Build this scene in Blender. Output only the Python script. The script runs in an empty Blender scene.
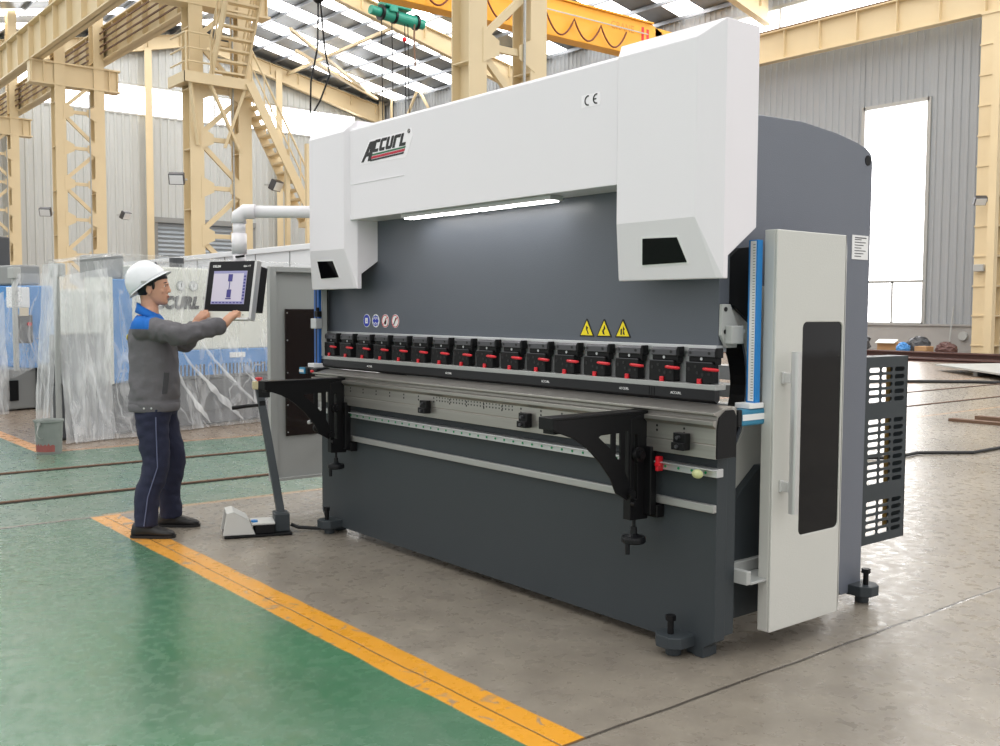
import bpy, bmesh, math, random
from mathutils import Vector, Matrix, noise
from mathutils.geometry import tessellate_polygon
random.seed(7)
PI = math.pi
scn = bpy.context.scene
COL = scn.collection
V = Vector

# ------------------------------------------------------------------ materials
def s2l(c):
    c = c / 255.0
    return c / 12.92 if c <= 0.04045 else ((c + 0.055) / 1.055) ** 2.4

def rgb(r, g, b):
    return (s2l(r), s2l(g), s2l(b), 1.0)

def mat(name, col, rough=0.5, metal=0.0, bump=0.0, bscale=200.0, var=0.0, vscale=3.0, coat=0.0, spec=0.5):
    m = bpy.data.materials.new(name)
    m.use_nodes = True
    nt = m.node_tree
    b = nt.nodes['Principled BSDF']
    b.inputs['Base Color'].default_value = col
    b.inputs['Roughness'].default_value = rough
    b.inputs['Metallic'].default_value = metal
    b.inputs['Specular IOR Level'].default_value = spec
    b.inputs['Coat Weight'].default_value = coat
    b.inputs['Coat Roughness'].default_value = 0.15
    tc = nt.nodes.new('ShaderNodeTexCoord')
    if var > 0:
        n = nt.nodes.new('ShaderNodeTexNoise')
        n.inputs['Scale'].default_value = vscale
        n.inputs['Detail'].default_value = 5
        nt.links.new(tc.outputs['Object'], n.inputs['Vector'])
        mx = nt.nodes.new('ShaderNodeMix')
        mx.data_type = 'RGBA'
        mx.inputs[6].default_value = tuple(c * (1 - var) for c in col[:3]) + (1,)
        mx.inputs[7].default_value = tuple(min(1, c * (1 + var)) for c in col[:3]) + (1,)
        nt.links.new(n.outputs['Fac'], mx.inputs[0])
        nt.links.new(mx.outputs[2], b.inputs['Base Color'])
    if bump > 0:
        n2 = nt.nodes.new('ShaderNodeTexNoise')
        n2.inputs['Scale'].default_value = bscale
        n2.inputs['Detail'].default_value = 2
        nt.links.new(tc.outputs['Object'], n2.inputs['Vector'])
        bp = nt.nodes.new('ShaderNodeBump')
        bp.inputs['Strength'].default_value = bump
        bp.inputs['Distance'].default_value = 0.004
        nt.links.new(n2.outputs['Fac'], bp.inputs['Height'])
        nt.links.new(bp.outputs['Normal'], b.inputs['Normal'])
    return m

def emit(name, col, st):
    m = bpy.data.materials.new(name)
    m.use_nodes = True
    b = m.node_tree.nodes['Principled BSDF']
    b.inputs['Base Color'].default_value = col
    b.inputs['Emission Color'].default_value = col
    b.inputs['Emission Strength'].default_value = st
    return m

M = {}
M['white'] = mat('white_paint', rgb(238, 234, 239), 0.32, bump=0.10, bscale=260, coat=0.2)
M['door'] = mat('door_paint', rgb(206, 206, 200), 0.30, bump=0.22, bscale=170, coat=0.25)
M['dark'] = mat('dark_grey_paint', rgb(58, 64, 68), 0.45, bump=0.18, bscale=210, var=0.05, spec=0.3)
M['ram'] = mat('ram_lit_grey_paint', rgb(90, 95, 104), 0.36, bump=0.25, bscale=190, var=0.04, coat=0.05, spec=0.4)  # the machine's dark paint, lightened in colour for the light it reflects
M['frame'] = mat('frame_grey_paint', rgb(106, 111, 122), 0.36, bump=0.3, bscale=190, var=0.04, coat=0.1)
M['black'] = mat('black_oxide', rgb(20, 20, 22), 0.42, bump=0.05, spec=0.22)
M['blackp'] = mat('black_plastic', rgb(22, 23, 26), 0.38, spec=0.25)
M['tool'] = mat('tool_steel_black', rgb(30, 30, 33), 0.35, spec=0.3)
M['clampgrey'] = mat('clamp_grey', rgb(84, 84, 88), 0.35, metal=0.5)
M['steel'] = mat('ground_steel', rgb(162, 159, 154), 0.33, metal=0.75, var=0.25, vscale=4)  # colour variation paints blotchy reflections along with the brushed grain
def brush_sheen(m):
    nt = m.node_tree
    b = nt.nodes['Principled BSDF']
    for n in nt.nodes:
        if n.type == 'TEX_NOISE':
            mp = nt.nodes.new('ShaderNodeMapping')
            mp.inputs['Scale'].default_value = (0.12, 6.0, 14.0)
            tc = [k for k in nt.nodes if k.type == 'TEX_COORD'][0]
            nt.links.new(tc.outputs['Object'], mp.inputs[0])
            nt.links.new(mp.outputs[0], n.inputs['Vector'])
brush_sheen(M['steel'])
M['steel2'] = mat('polished_steel', rgb(215, 212, 205), 0.22, metal=0.9, var=0.08, vscale=6)
M['alu'] = mat('aluminium', rgb(205, 207, 208), 0.35, metal=0.6)
M['zinc'] = mat('zinc_grey', rgb(172, 173, 171), 0.36, metal=0.45)
M['ltgrey'] = mat('light_grey_paint', rgb(176, 178, 176), 0.4, bump=0.1)
M['midgrey'] = mat('mid_grey_paint', rgb(140, 142, 142), 0.4, bump=0.1)
M['red'] = mat('red_plastic', rgb(214, 30, 44), 0.35)
M['blue'] = mat('blue_anodised', rgb(30, 130, 205), 0.35, metal=0.1)
M['dblue'] = mat('dark_blue_anodised', rgb(28, 90, 165), 0.35, metal=0.1)
M['glass'] = mat('tinted_acrylic', rgb(10, 10, 12), 0.07, bump=0.04, bscale=14, spec=0.2)
M['brownglass'] = mat('smoked_brown_acrylic', rgb(38, 28, 24), 0.12)
M['yellow'] = mat('sign_yellow', rgb(250, 225, 20), 0.4)
M['signblue'] = mat('sign_blue', rgb(40, 60, 180), 0.4)
M['signwhite'] = mat('sign_white', rgb(240, 240, 240), 0.4)
M['stickerwhite'] = mat('white_sticker', rgb(252, 247, 252), 0.35)
M['ink'] = mat('black_ink', rgb(18, 18, 20), 0.5)
M['green'] = mat('logo_green', rgb(40, 110, 70), 0.5)
M['greendot'] = mat('rail_green', rgb(20, 150, 95), 0.5)
M['logored'] = mat('logo_red', rgb(200, 30, 60), 0.5)
M['beige'] = mat('beige_steel_paint', rgb(218, 199, 162), 0.5, var=0.06, vscale=1.2)
M['crane'] = mat('crane_orange_paint', rgb(236, 168, 44), 0.45, var=0.08, vscale=0.7)
M['wallmetal'] = mat('grey_wall_sheet', rgb(160, 164, 168), 0.5, metal=0.1, var=0.06, vscale=0.5)
M['leftwall'] = mat('lit_wall_sheet', rgb(190, 193, 192), 0.5, metal=0.05, var=0.05, vscale=0.5)  # copy of the grey wall sheet, nearer light painted in as paler colour
M['dado'] = mat('grey_render', rgb(160, 158, 156), 0.8, var=0.12, vscale=2)
M['roofgrey'] = mat('roof_insulation_foil', rgb(140, 144, 150), 0.35, metal=0.6, bump=0.5, bscale=3, var=0.3, vscale=1.2)
M['rollup'] = mat('rollup_grey', rgb(150, 158, 166), 0.5, metal=0.2)
M['skylight'] = emit('skylight_panel', (1, 0.99, 0.97, 1), 9.0)
M['window'] = emit('bright_window', (1, 1, 1, 1), 8.0)
M['steelred'] = mat('primer_red_steel', rgb(96, 68, 64), 0.65, var=0.15)
M['rust'] = mat('rusty_steel', rgb(110, 84, 66), 0.7, var=0.2, vscale=3)
M['card'] = mat('brown_cardboard', rgb(178, 140, 100), 0.8, var=0.06)
M['rubber'] = mat('black_rubber', rgb(26, 26, 28), 0.55)
M['teal'] = mat('hoist_teal', rgb(35, 140, 120), 0.4)
M['shearwhite'] = mat('cream_panel', rgb(226, 226, 216), 0.45)
M['shearblue'] = mat('machine_blue', rgb(72, 140, 205), 0.45)
M['sheardark'] = mat('machine_dark', rgb(72, 74, 78), 0.5)
M['whitesheet'] = mat('white_panel_sheet', rgb(238, 239, 241), 0.4)
M['bucket'] = mat('bucket_grey', rgb(128, 134, 130), 0.55, var=0.2, vscale=9)
M['bucketred'] = mat('bucket_red_stain', rgb(150, 84, 80), 0.6, var=0.3, vscale=14)
M['skin'] = mat('skin', rgb(212, 160, 132), 0.5, var=0.04, vscale=30)
M['hair'] = mat('black_hair', rgb(22, 20, 20), 0.5)
M['helmet'] = mat('white_helmet', rgb(232, 234, 238), 0.22, coat=0.3)
M['jacket'] = mat('grey_workwear', rgb(104, 102, 106), 0.85, bump=0.5, bscale=60)
M['yoke'] = mat('blue_workwear', rgb(22, 104, 190), 0.85, bump=0.5, bscale=60)
M['trouser'] = mat('navy_denim', rgb(36, 40, 64), 0.85, bump=0.4, bscale=80, var=0.12, vscale=7)
M['shoe'] = mat('black_shoe', rgb(34, 33, 34), 0.5)
M['badge'] = mat('yellow_badge', rgb(220, 200, 60), 0.6)
M['eye'] = mat('eye_dark', rgb(30, 24, 20), 0.2)
M['lip'] = mat('lip', rgb(160, 96, 84), 0.5)
M['lamp'] = emit('work_light_bar', (1, 0.98, 0.95, 1), 22.0)
M['lampglass'] = mat('floodlight_glass', rgb(225, 228, 230), 0.15)
M['silver'] = mat('silver_trim', rgb(206, 206, 205), 0.3, metal=0.45)
M['pipe'] = mat('white_arm_paint', rgb(240, 237, 241), 0.35, coat=0.2)
M['pedal'] = mat('pedal_cover_grey', rgb(208, 208, 204), 0.4)

# plastic sheet
def plastic(name, op, milky, streak):
    m = bpy.data.materials.new(name)
    m.use_nodes = True
    nt = m.node_tree
    for n in list(nt.nodes):
        nt.nodes.remove(n)
    out = nt.nodes.new('ShaderNodeOutputMaterial')
    tr = nt.nodes.new('ShaderNodeBsdfTransparent')
    tr.inputs[0].default_value = (0.97, 0.98, 0.99, 1)
    pb = nt.nodes.new('ShaderNodeBsdfPrincipled')
    pb.inputs['Base Color'].default_value = milky
    pb.inputs['Roughness'].default_value = 0.14
    pb.inputs['Specular IOR Level'].default_value = 0.9
    tc = nt.nodes.new('ShaderNodeTexCoord')
    mp = nt.nodes.new('ShaderNodeMapping')
    mp.inputs['Scale'].default_value = (2.0, 1.5, 0.6)
    mp.inputs['Rotation'].default_value = (0.0, 0.55, 0.0)
    nz = nt.nodes.new('ShaderNodeTexNoise')
    nz.inputs['Scale'].default_value = 2.6
    nz.inputs['Detail'].default_value = 6
    nz.inputs['Distortion'].default_value = 1.2
    nt.links.new(tc.outputs['Object'], mp.inputs[0])
    nt.links.new(mp.outputs[0], nz.inputs['Vector'])
    rp = nt.nodes.new('ShaderNodeMapRange')
    rp.inputs[1].default_value = 0.48
    rp.inputs[2].default_value = 0.74
    rp.inputs[3].default_value = op
    rp.inputs[4].default_value = min(0.95, op + streak)  # white gloss on the creases is painted in as milkier opacity
    nt.links.new(nz.outputs['Fac'], rp.inputs[0])
    n2 = nt.nodes.new('ShaderNodeTexNoise')
    n2.inputs['Scale'].default_value = 1.3
    n2.inputs['Detail'].default_value = 2
    n2.inputs['Distortion'].default_value = 0.5
    nt.links.new(mp.outputs[0], n2.inputs['Vector'])
    sb = nt.nodes.new('ShaderNodeMath')
    sb.operation = 'SUBTRACT'
    nt.links.new(n2.outputs['Fac'], sb.inputs[0])
    sb.inputs[1].default_value = 0.5
    ab = nt.nodes.new('ShaderNodeMath')
    ab.operation = 'ABSOLUTE'
    nt.links.new(sb.outputs[0], ab.inputs[0])
    cr = nt.nodes.new('ShaderNodeMapRange')
    cr.inputs[1].default_value = 0.0
    cr.inputs[2].default_value = 0.022
    cr.inputs[3].default_value = 0.45
    cr.inputs[4].default_value = 0.0
    nt.links.new(ab.outputs[0], cr.inputs[0])
    mxm = nt.nodes.new('ShaderNodeMath')
    mxm.operation = 'MAXIMUM'
    nt.links.new(rp.outputs[0], mxm.inputs[0])
    nt.links.new(cr.outputs[0], mxm.inputs[1])
    bp = nt.nodes.new('ShaderNodeBump')
    bp.inputs['Strength'].default_value = 0.7
    bp.inputs['Distance'].default_value = 0.05
    nt.links.new(nz.outputs['Fac'], bp.inputs['Height'])
    nt.links.new(bp.outputs['Normal'], pb.inputs['Normal'])
    mx = nt.nodes.new('ShaderNodeMixShader')
    nt.links.new(mxm.outputs[0], mx.inputs[0])
    nt.links.new(tr.outputs[0], mx.inputs[1])
    nt.links.new(pb.outputs[0], mx.inputs[2])
    nt.links.new(mx.outputs[0], out.inputs[0])
    return m

M['film'] = plastic('clear_plastic_film', 0.19, (0.86, 0.87, 0.88, 1), 0.35)
M['filmwhite'] = plastic('milky_plastic_film', 0.36, (0.92, 0.93, 0.94, 1), 0.35)

# ------------------------------------------------------------------ mesh builder
class MB:
    def __init__(self):
        self.v = []
        self.f = []

    def add(self, vs, fs):
        b = len(self.v)
        self.v += [tuple(p) for p in vs]
        self.f += [tuple(b + i for i in f) for f in fs]
        return self

    def box(self, x0, x1, y0, y1, z0, z1):
        vs = [(x, y, z) for z in (z0, z1) for y in (y0, y1) for x in (x0, x1)]
        return self.add(vs, [(0, 2, 3, 1), (4, 5, 7, 6), (0, 1, 5, 4), (2, 6, 7, 3), (0, 4, 6, 2), (1, 3, 7, 5)])

    def obox(self, c, ax, ay, az):
        """oriented box: centre and three half-axis vectors"""
        c, ax, ay, az = V(c), V(ax), V(ay), V(az)
        vs = [c + ax * i + ay * j + az * k for k in (-1, 1) for j in (-1, 1) for i in (-1, 1)]
        return self.add(vs, [(0, 2, 3, 1), (4, 5, 7, 6), (0, 1, 5, 4), (2, 6, 7, 3), (0, 4, 6, 2), (1, 3, 7, 5)])

    def bar(self, p0, p1, w, h, up=(0, 0, 1)):
        p0, p1 = V(p0), V(p1)
        d = (p1 - p0)
        L = d.length
        d.normalize()
        up = V(up)
        if abs(d.dot(up)) > 0.98:
            up = V((0, 1, 0)) if abs(d.y) < 0.9 else V((1, 0, 0))
        s = d.cross(up).normalized()
        u = s.cross(d).normalized()
        return self.obox((p0 + p1) / 2, d * L / 2, s * w / 2, u * h / 2)

    def plate(self, outer, holes, axis, a, b):
        """polygon (2D list) with holes extruded along axis from a to b"""
        def P(q, t):
            if axis == 'x':
                return (t, q[0], q[1])
            if axis == 'y':
                return (q[0], t, q[1])
            return (q[0], q[1], t)
        loops = [outer] + list(holes)
        flat = [q for l in loops for q in l]
        tris = tessellate_polygon([[V((q[0], q[1], 0)) for q in l] for l in loops])
        n = len(flat)
        vs = [P(q, a) for q in flat] + [P(q, b) for q in flat]
        fs = [tuple(t) for t in tris] + [tuple(n + i for i in reversed(t)) for t in tris]
        o = 0
        for l in loops:
            k = len(l)
            for i in range(k):
                j = (i + 1) % k
                fs.append((o + i, o + j, n + o + j, n + o + i))
            o += k
        return self.add(vs, fs)

    def tube(self, pts, r, seg=10, cap=True):
        pts = [V(p) for p in pts]
        n = len(pts)
        rs = r if isinstance(r, (list, tuple)) else [r] * n
        rings = []
        prev = None
        for i, p in enumerate(pts):
            d = (pts[min(i + 1, n - 1)] - pts[max(i - 1, 0)]).normalized()
            if prev is None:
                a = V((0, 0, 1)) if abs(d.z) < 0.9 else V((1, 0, 0))
                s = d.cross(a).normalized()
            else:
                s = (prev - d * prev.dot(d)).normalized()
            prev = s
            u = d.cross(s)
            rings.append([p + (s * math.cos(t) + u * math.sin(t)) * rs[i] for t in [2 * PI * k / seg for k in range(seg)]])
        vs = [q for ring in rings for q in ring]
        fs = []
        for i in range(n - 1):
            for k in range(seg):
                k2 = (k + 1) % seg
                fs.append((i * seg + k, i * seg + k2, (i + 1) * seg + k2, (i + 1) * seg + k))
        if cap:
            fs.append(tuple(reversed(range(seg))))
            fs.append(tuple((n - 1) * seg + k for k in range(seg)))
        return self.add(vs, fs)

    def cyl(self, p0, p1, r, seg=16):
        return self.tube([p0, p1], r, seg)

    def lathe(self, prof, c=(0, 0, 0), seg=24):
        """prof = [(r, z)...] about the vertical through c"""
        vs, fs = [], []
        n = len(prof)
        for r, z in prof:
            for k in range(seg):
                t = 2 * PI * k / seg
                vs.append((c[0] + r * math.cos(t), c[1] + r * math.sin(t), c[2] + z))
        for i in range(n - 1):
            for k in range(seg):
                k2 = (k + 1) % seg
                fs.append((i * seg + k, i * seg + k2, (i + 1) * seg + k2, (i + 1) * seg + k))
        fs.append(tuple(reversed(range(seg))))
        fs.append(tuple((n - 1) * seg + k for k in range(seg)))
        return self.add(vs, fs)

    def ellipsoid(self, c, rx, ry, rz, seg=16, rings=10, rot=None):
        vs, fs = [], []
        for i in range(1, rings):
            ph = PI * i / rings
            for k in range(seg):
                t = 2 * PI * k / seg
                p = V((rx * math.sin(ph) * math.cos(t), ry * math.sin(ph) * math.sin(t), rz * math.cos(ph)))
                if rot:
                    p = rot @ p
                vs.append(V(c) + p)
        top, bot = V((0, 0, rz)), V((0, 0, -rz))
        if rot:
            top, bot = rot @ top, rot @ bot
        vs += [V(c) + top, V(c) + bot]
        T, B = len(vs) - 2, len(vs) - 1
        for i in range(rings - 2):
            for k in range(seg):
                k2 = (k + 1) % seg
                fs.append((i * seg + k, (i + 1) * seg + k, (i + 1) * seg + k2, i * seg + k2))
        for k in range(seg):
            k2 = (k + 1) % seg
            fs.append((T, k, k2))
            fs.append((B, (rings - 2) * seg + k2, (rings - 2) * seg + k))
        return self.add(vs, fs)

    def loft(self, rings):
        """closed rings of equal count, capped"""
        n = len(rings[0])
        vs = [p for r in rings for p in r]
        fs = []
        for i in range(len(rings) - 1):
            for k in range(n):
                k2 = (k + 1) % n
                fs.append((i * n + k, i * n + k2, (i + 1) * n + k2, (i + 1) * n + k))
        fs.append(tuple(reversed(range(n))))
        fs.append(tuple((len(rings) - 1) * n + k for k in range(n)))
        return self.add(vs, fs)

    def mesh(self, name):
        me = bpy.data.meshes.new(name)
        me.from_pydata(self.v, [], self.f)
        bm = bmesh.new()
        bm.from_mesh(me)
        bmesh.ops.recalc_face_normals(bm, faces=bm.faces)
        bm.to_mesh(me)
        bm.free()
        return me

def root_of(o):
    while o.parent is not None:
        o = o.parent
    return o

def link(name, me, m, parent=None, bevel=0.0, smooth=False, local=False):
    """one mesh object; vertices in world coordinates unless local, moved into the thing's own frame"""
    o = bpy.data.objects.new(name, me)
    COL.objects.link(o)
    ms = m if isinstance(m, (list, tuple)) else [m]
    for k in ms:
        me.materials.append(M[k] if isinstance(k, str) else k)
    if parent is not None:
        o.parent = parent
        if not local:
            r = root_of(parent)
            me.transform(Matrix.LocRotScale(r.location, r.rotation_euler, None).inverted())
    if smooth:
        for p in me.polygons:
            p.use_smooth = True
    if bevel > 0:
        md = o.modifiers.new('bevel', 'BEVEL')
        md.width = bevel
        md.segments = 2
        md.limit_method = 'ANGLE'
        md.angle_limit = math.radians(35)
    return o

def put(name, mb, m, parent=None, bevel=0.0, smooth=False, local=False):
    return link(name, mb.mesh(name), m, parent, bevel, smooth, local)

def tag(o, label, cat, group=None):
    o['label'] = label
    o['category'] = cat
    if group:
        o['group'] = group
    return o

def thing(name, label, cat, loc=(0, 0, 0), rotz=0.0, group=None):
    o = bpy.data.objects.new(name, None)
    COL.objects.link(o)
    o.empty_display_size = 0.2
    o.location = loc
    o.rotation_euler = (0, 0, rotz)
    return tag(o, label, cat, group)

def struct(name, mb, m, bevel=0.0, parent=None):
    o = put(name, mb, m, parent, bevel)
    o['kind'] = 'structure'
    return o

def flatten(o):
    """evaluate an object's modifiers into a fresh mesh"""
    dg = bpy.context.evaluated_depsgraph_get()
    dg.update()
    me = bpy.data.meshes.new_from_object(o.evaluated_get(dg))
    o.modifiers.clear()
    o.data = me
    return o

def remesh(o, size, smooth_it=4):
    md = o.modifiers.new('r', 'REMESH')
    md.mode = 'VOXEL'
    md.voxel_size = size
    md.use_smooth_shade = True
    sm = o.modifiers.new('s', 'SMOOTH')
    sm.factor = 0.5
    sm.iterations = smooth_it
    flatten(o)
    for p in o.data.polygons:
        p.use_smooth = True
    return o

def text_mesh(body, size, depth=0.001, shear=0.0, offset=0.0, spacing=1.0):
    """flat text as MB in the x-z plane, starting at the origin, facing -y"""
    cu = bpy.data.curves.new('t', 'FONT')
    cu.body = body
    cu.size = size
    cu.extrude = depth
    cu.shear = shear
    cu.offset = offset
    cu.space_character = spacing
    ob = bpy.data.objects.new('t', cu)
    COL.objects.link(ob)
    dg = bpy.context.evaluated_depsgraph_get()
    dg.update()
    me = bpy.data.meshes.new_from_object(ob.evaluated_get(dg))
    mb = MB()
    mb.add([(v.co.x, -v.co.z, v.co.y) for v in me.vertices], [tuple(p.vertices) for p in me.polygons])
    bpy.data.objects.remove(ob)
    bpy.data.meshes.remove(me)
    bpy.data.curves.remove(cu)
    return mb

def moved(mb, d, scale=(1, 1, 1)):
    mb.v = [(p[0] * scale[0] + d[0], p[1] * scale[1] + d[1], p[2] * scale[2] + d[2]) for p in mb.v]
    return mb

def arc(cx, cy, r, a0, a1, n, ry=None):
    ry = ry or r
    return [(cx + r * math.cos(math.radians(a0 + (a1 - a0) * i / n)), cy + ry * math.sin(math.radians(a0 + (a1 - a0) * i / n))) for i in range(n + 1)]

def rrect(x0, x1, y0, y1, r, n=4):
    return (arc(x1 - r, y0 + r, r, -90, 0, n) + arc(x1 - r, y1 - r, r, 0, 90, n)
            + arc(x0 + r, y1 - r, r, 90, 180, n) + arc(x0 + r, y0 + r, r, 180, 270, n))

# ================================================================== THE HALL
# floor: bare concrete, green painted lanes, yellow lines, cracks - all by position
def floor_material():
    m = bpy.data.materials.new('hall_floor')
    m.use_nodes = True
    nt = m.node_tree
    L = nt.links.new
    b = nt.nodes['Principled BSDF']
    tc = nt.nodes.new('ShaderNodeTexCoord')
    sp = nt.nodes.new('ShaderNodeSeparateXYZ')
    L(tc.outputs['Object'], sp.inputs[0])
    def noi(scale, detail=5, dist=0.0, vec=None):
        n = nt.nodes.new('ShaderNodeTexNoise')
        n.inputs['Scale'].default_value = scale
        n.inputs['Detail'].default_value = detail
        n.inputs['Distortion'].default_value = dist
        L(vec if vec else tc.outputs['Object'], n.inputs['Vector'])
        return n.outputs['Fac']
    def mth(op, a, c=None):
        n = nt.nodes.new('ShaderNodeMath')
        n.operation = op
        for i, q in enumerate((a, c)):
            if q is None:
                continue
            if isinstance(q, (int, float)):
                n.inputs[i].default_value = q
            else:
                L(q, n.inputs[i])
        return n.outputs[0]
    def rng(v, a, c, o0=0.0, o1=1.0):
        n = nt.nodes.new('ShaderNodeMapRange')
        n.inputs[1].default_value = a
        n.inputs[2].default_value = c
        n.inputs[3].default_value = o0
        n.inputs[4].default_value = o1
        L(v, n.inputs[0])
        return n.outputs[0]
    def mix(fac, c1, c2):
        n = nt.nodes.new('ShaderNodeMix')
        n.data_type = 'RGBA'
        for i, q in ((0, fac), (6, c1), (7, c2)):
            if isinstance(q, (int, float, tuple)):
                n.inputs[i].default_value = q
            else:
                L(q, n.inputs[i])
        return n.outputs[2]
    wob = mth('MULTIPLY', mth('SUBTRACT', noi(2.5, 3), 0.5), 0.03)
    x = mth('ADD', sp.outputs[0], wob)
    y = mth('ADD', sp.outputs[1], wob)
    def gt(a, t):
        return rng(a, t - 0.004, t + 0.004)
    def lt(a, t):
        return rng(a, t - 0.004, t + 0.004, 1.0, 0.0)
    def band(a, lo, hi):
        return mth('MULTIPLY', gt(a, lo), lt(a, hi))
    big = noi(0.7, 6, 0.6)
    mid = noi(4.5, 10, 0.25)
    fine = noi(26.0, 6)
    conc = mix(rng(big, 0.3, 0.7), rgb(126, 118, 107), rgb(152, 144, 132))
    conc = mix(rng(mid, 0.40, 0.80, 0, 0.7), conc, rgb(112, 104, 96))
    conc = mix(rng(fine, 0.62, 0.8, 0, 0.3), conc, rgb(196, 190, 182))
    green = mix(rng(big, 0.3, 0.7), rgb(60, 112, 78), rgb(76, 126, 94))
    green = mix(rng(mid, 0.5, 0.8, 0, 0.45), green, rgb(96, 128, 106))
    aisle = mix(rng(mid, 0.35, 0.7), rgb(84, 112, 94), rgb(110, 126, 112))
    aisle = mix(rng(fine, 0.6, 0.8, 0, 0.4), aisle, rgb(120, 116, 104))
    brown = mix(rng(mid, 0.35, 0.7), rgb(128, 112, 98), rgb(150, 136, 122))
    # lanes
    lane1 = mth('MULTIPLY', lt(y, 2.2), gt(x, -7.42))
    lane2 = mth('MULTIPLY', band(x, -11.1, -7.46), lt(y, 7.5))
    lane3 = mth('MULTIPLY', lt(y, 2.85), lt(x, -11.1))
    bay = mth('MULTIPLY', gt(y, 2.85), lt(x, -11.1))
    c = mix(bay, conc, brown)
    c = mix(lane2, c, aisle)
    c = mix(lane3, c, aisle)
    # green paler towards the lane's far end, dusty patches by noise
    paler = rng(x, -7.4, -3.6, 0.75, 0.0)
    paler = mth('MAXIMUM', paler, rng(noi(0.9, 6, 0.4), 0.42, 0.66, 0.0, 0.55))
    g1 = mix(paler, green, aisle)
    c = mix(lane1, c, g1)
    # yellow lines, worn
    ny = noi(9.0, 8, 1.0)
    wear = rng(ny, 0.60, 0.68, 1.0, 0.25)
    yl = mth('MULTIPLY', band(y, 2.2, 2.405), band(x, -7.43, -2.49))
    ypal = mix(rng(x, -7.4, -5.0, 0.65, 0.0), rgb(226, 158, 44), rgb(214, 158, 96))
    c = mix(mth('MULTIPLY', yl, wear), c, ypal)
    yl2 = mth('MULTIPLY', band(y, 2.78, 2.93), band(x, -40.0, -11.0))
    c = mix(mth('MULTIPLY', yl2, wear), c, rgb(208, 150, 92))
    edge = mth('MULTIPLY', band(x, -7.50, -7.42), gt(y, 2.3))
    c = mix(mth('MULTIPLY', edge, 0.5), c, rgb(196, 150, 104))
    edge2 = mth('MULTIPLY', band(x, -11.22, -11.1), gt(y, 2.95))
    c = mix(mth('MULTIPLY', edge2, 0.55), c, rgb(180, 130, 92))
    # joints and cracks
    wob2 = mth('MULTIPLY', mth('SUBTRACT', noi(1.2, 6), 0.5), 0.05)
    xc = mth('ADD', sp.outputs[0], wob2)
    yc = mth('ADD', sp.outputs[1], wob2)
    j1 = band(xc, -2.500, -2.484)
    j2 = mth('MULTIPLY', band(yc, 2.292, 2.300), band(x, -7.4, -2.49))
    j3 = mth('MULTIPLY', band(xc, -7.42, -7.395), lt(y, 2.2))
    j4 = band(yc, 9.99, 10.02)
    j5 = band(yc, 13.69, 13.73)
    jj = mth('MAXIMUM', mth('MAXIMUM', j1, j2), j3)
    jj = mth('MAXIMUM', jj, mth('MAXIMUM', mth('MULTIPLY', j4, gt(x, -6.5)), mth('MULTIPLY', j5, gt(x, -8.0))))
    c = mix(mth('MULTIPLY', jj, 0.85), c, rgb(52, 46, 42))
    # dark oil spots
    vo = nt.nodes.new('ShaderNodeTexVoronoi')
    vo.inputs['Scale'].default_value = 1.7
    L(tc.outputs['Object'], vo.inputs['Vector'])
    spot = rng(vo.outputs['Distance'], 0.012, 0.035, 0.7, 0.0)
    c = mix(spot, c, rgb(58, 50, 48))
    L(c, b.inputs['Base Color'])
    r = rng(noi(14.0, 10, 0.2), 0.3, 0.72, 0.20, 0.44)
    r = mth('SUBTRACT', r, mth('MULTIPLY', mth('MAXIMUM', lane1, 0.0), 0.06))
    L(r, b.inputs['Roughness'])
    b.inputs['Specular IOR Level'].default_value = 0.55
    bp = nt.nodes.new('ShaderNodeBump')
    bp.inputs['Strength'].default_value = 0.30
    bp.inputs['Distance'].default_value = 0.012
    hgt = mth('ADD', mth('MULTIPLY', noi(16.0, 9, 0.2), 0.6), mth('MULTIPLY', jj, -0.6))
    L(hgt, bp.inputs['Height'])
    L(bp.outputs['Normal'], b.inputs['Normal'])
    return m

M['floor'] = floor_material()
f = MB().add([(-58, -16, 0), (16, -16, 0), (16, 37, 0), (-58, 37, 0)], [(0, 1, 2, 3)])
struct('floor', f, 'floor')

def corrugated(u0, u1, z0, z1, pitch, depth, fn):
    """sheet with trapezoid ribs running up; fn(u, d, z) -> point"""
    us = []
    u = u0
    while u < u1:
        for du, d in ((0, 0), (pitch * 0.55, 0), (pitch * 0.65, depth), (pitch * 0.9, depth)):
            if u + du < u1:
                us.append((u + du, d))
        u += pitch
    us.append((u1, 0))
    vs = [fn(a, d, z0) for a, d in us] + [fn(a, d, z1) for a, d in us]
    n = len(us)
    return vs, [(i, i + 1, n + i + 1, n + i) for i in range(n - 1)]

# far wall (y = 36): dado, ribbed sheet with a tall window and a clerestory
WY = 36.0
WX0, WX1 = -57.0, 16.0
wx0, wx1, wz0, wz1 = -22.0, -19.33, 1.08, 9.42      # the tall window
sx0, sx1, sz0, sz1 = -29.5, 2.0, 13.0, 14.25       # the clerestory
w = MB()
def fw(u, d, z):
    return (u, WY - d, z)
def sheet(mb, a, c, z0, z1):
    v_, f_ = corrugated(a, c, z0, z1, 0.30, 0.045, fw)
    mb.add(v_, f_)
sheet(w, WX0, wx0, 1.05, sz0)
sheet(w, wx1, WX1, 1.05, sz0)
sheet(w, wx0, wx1, wz1, sz0)
sheet(w, WX0, sx0, sz0, sz1)
sheet(w, sx1, WX1, sz0, sz1)
sheet(w, WX0, WX1, sz1, 15.1)
struct('wall_back', w, 'wallmetal')
struct('trim_1', MB().box(WX0, WX1, 35.86, 36.3, 0, 1.03), 'dado')
struct('trim_2', MB().box(WX0, WX1, 35.80, 36.3, 1.03, 1.10), 'dado')
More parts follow.
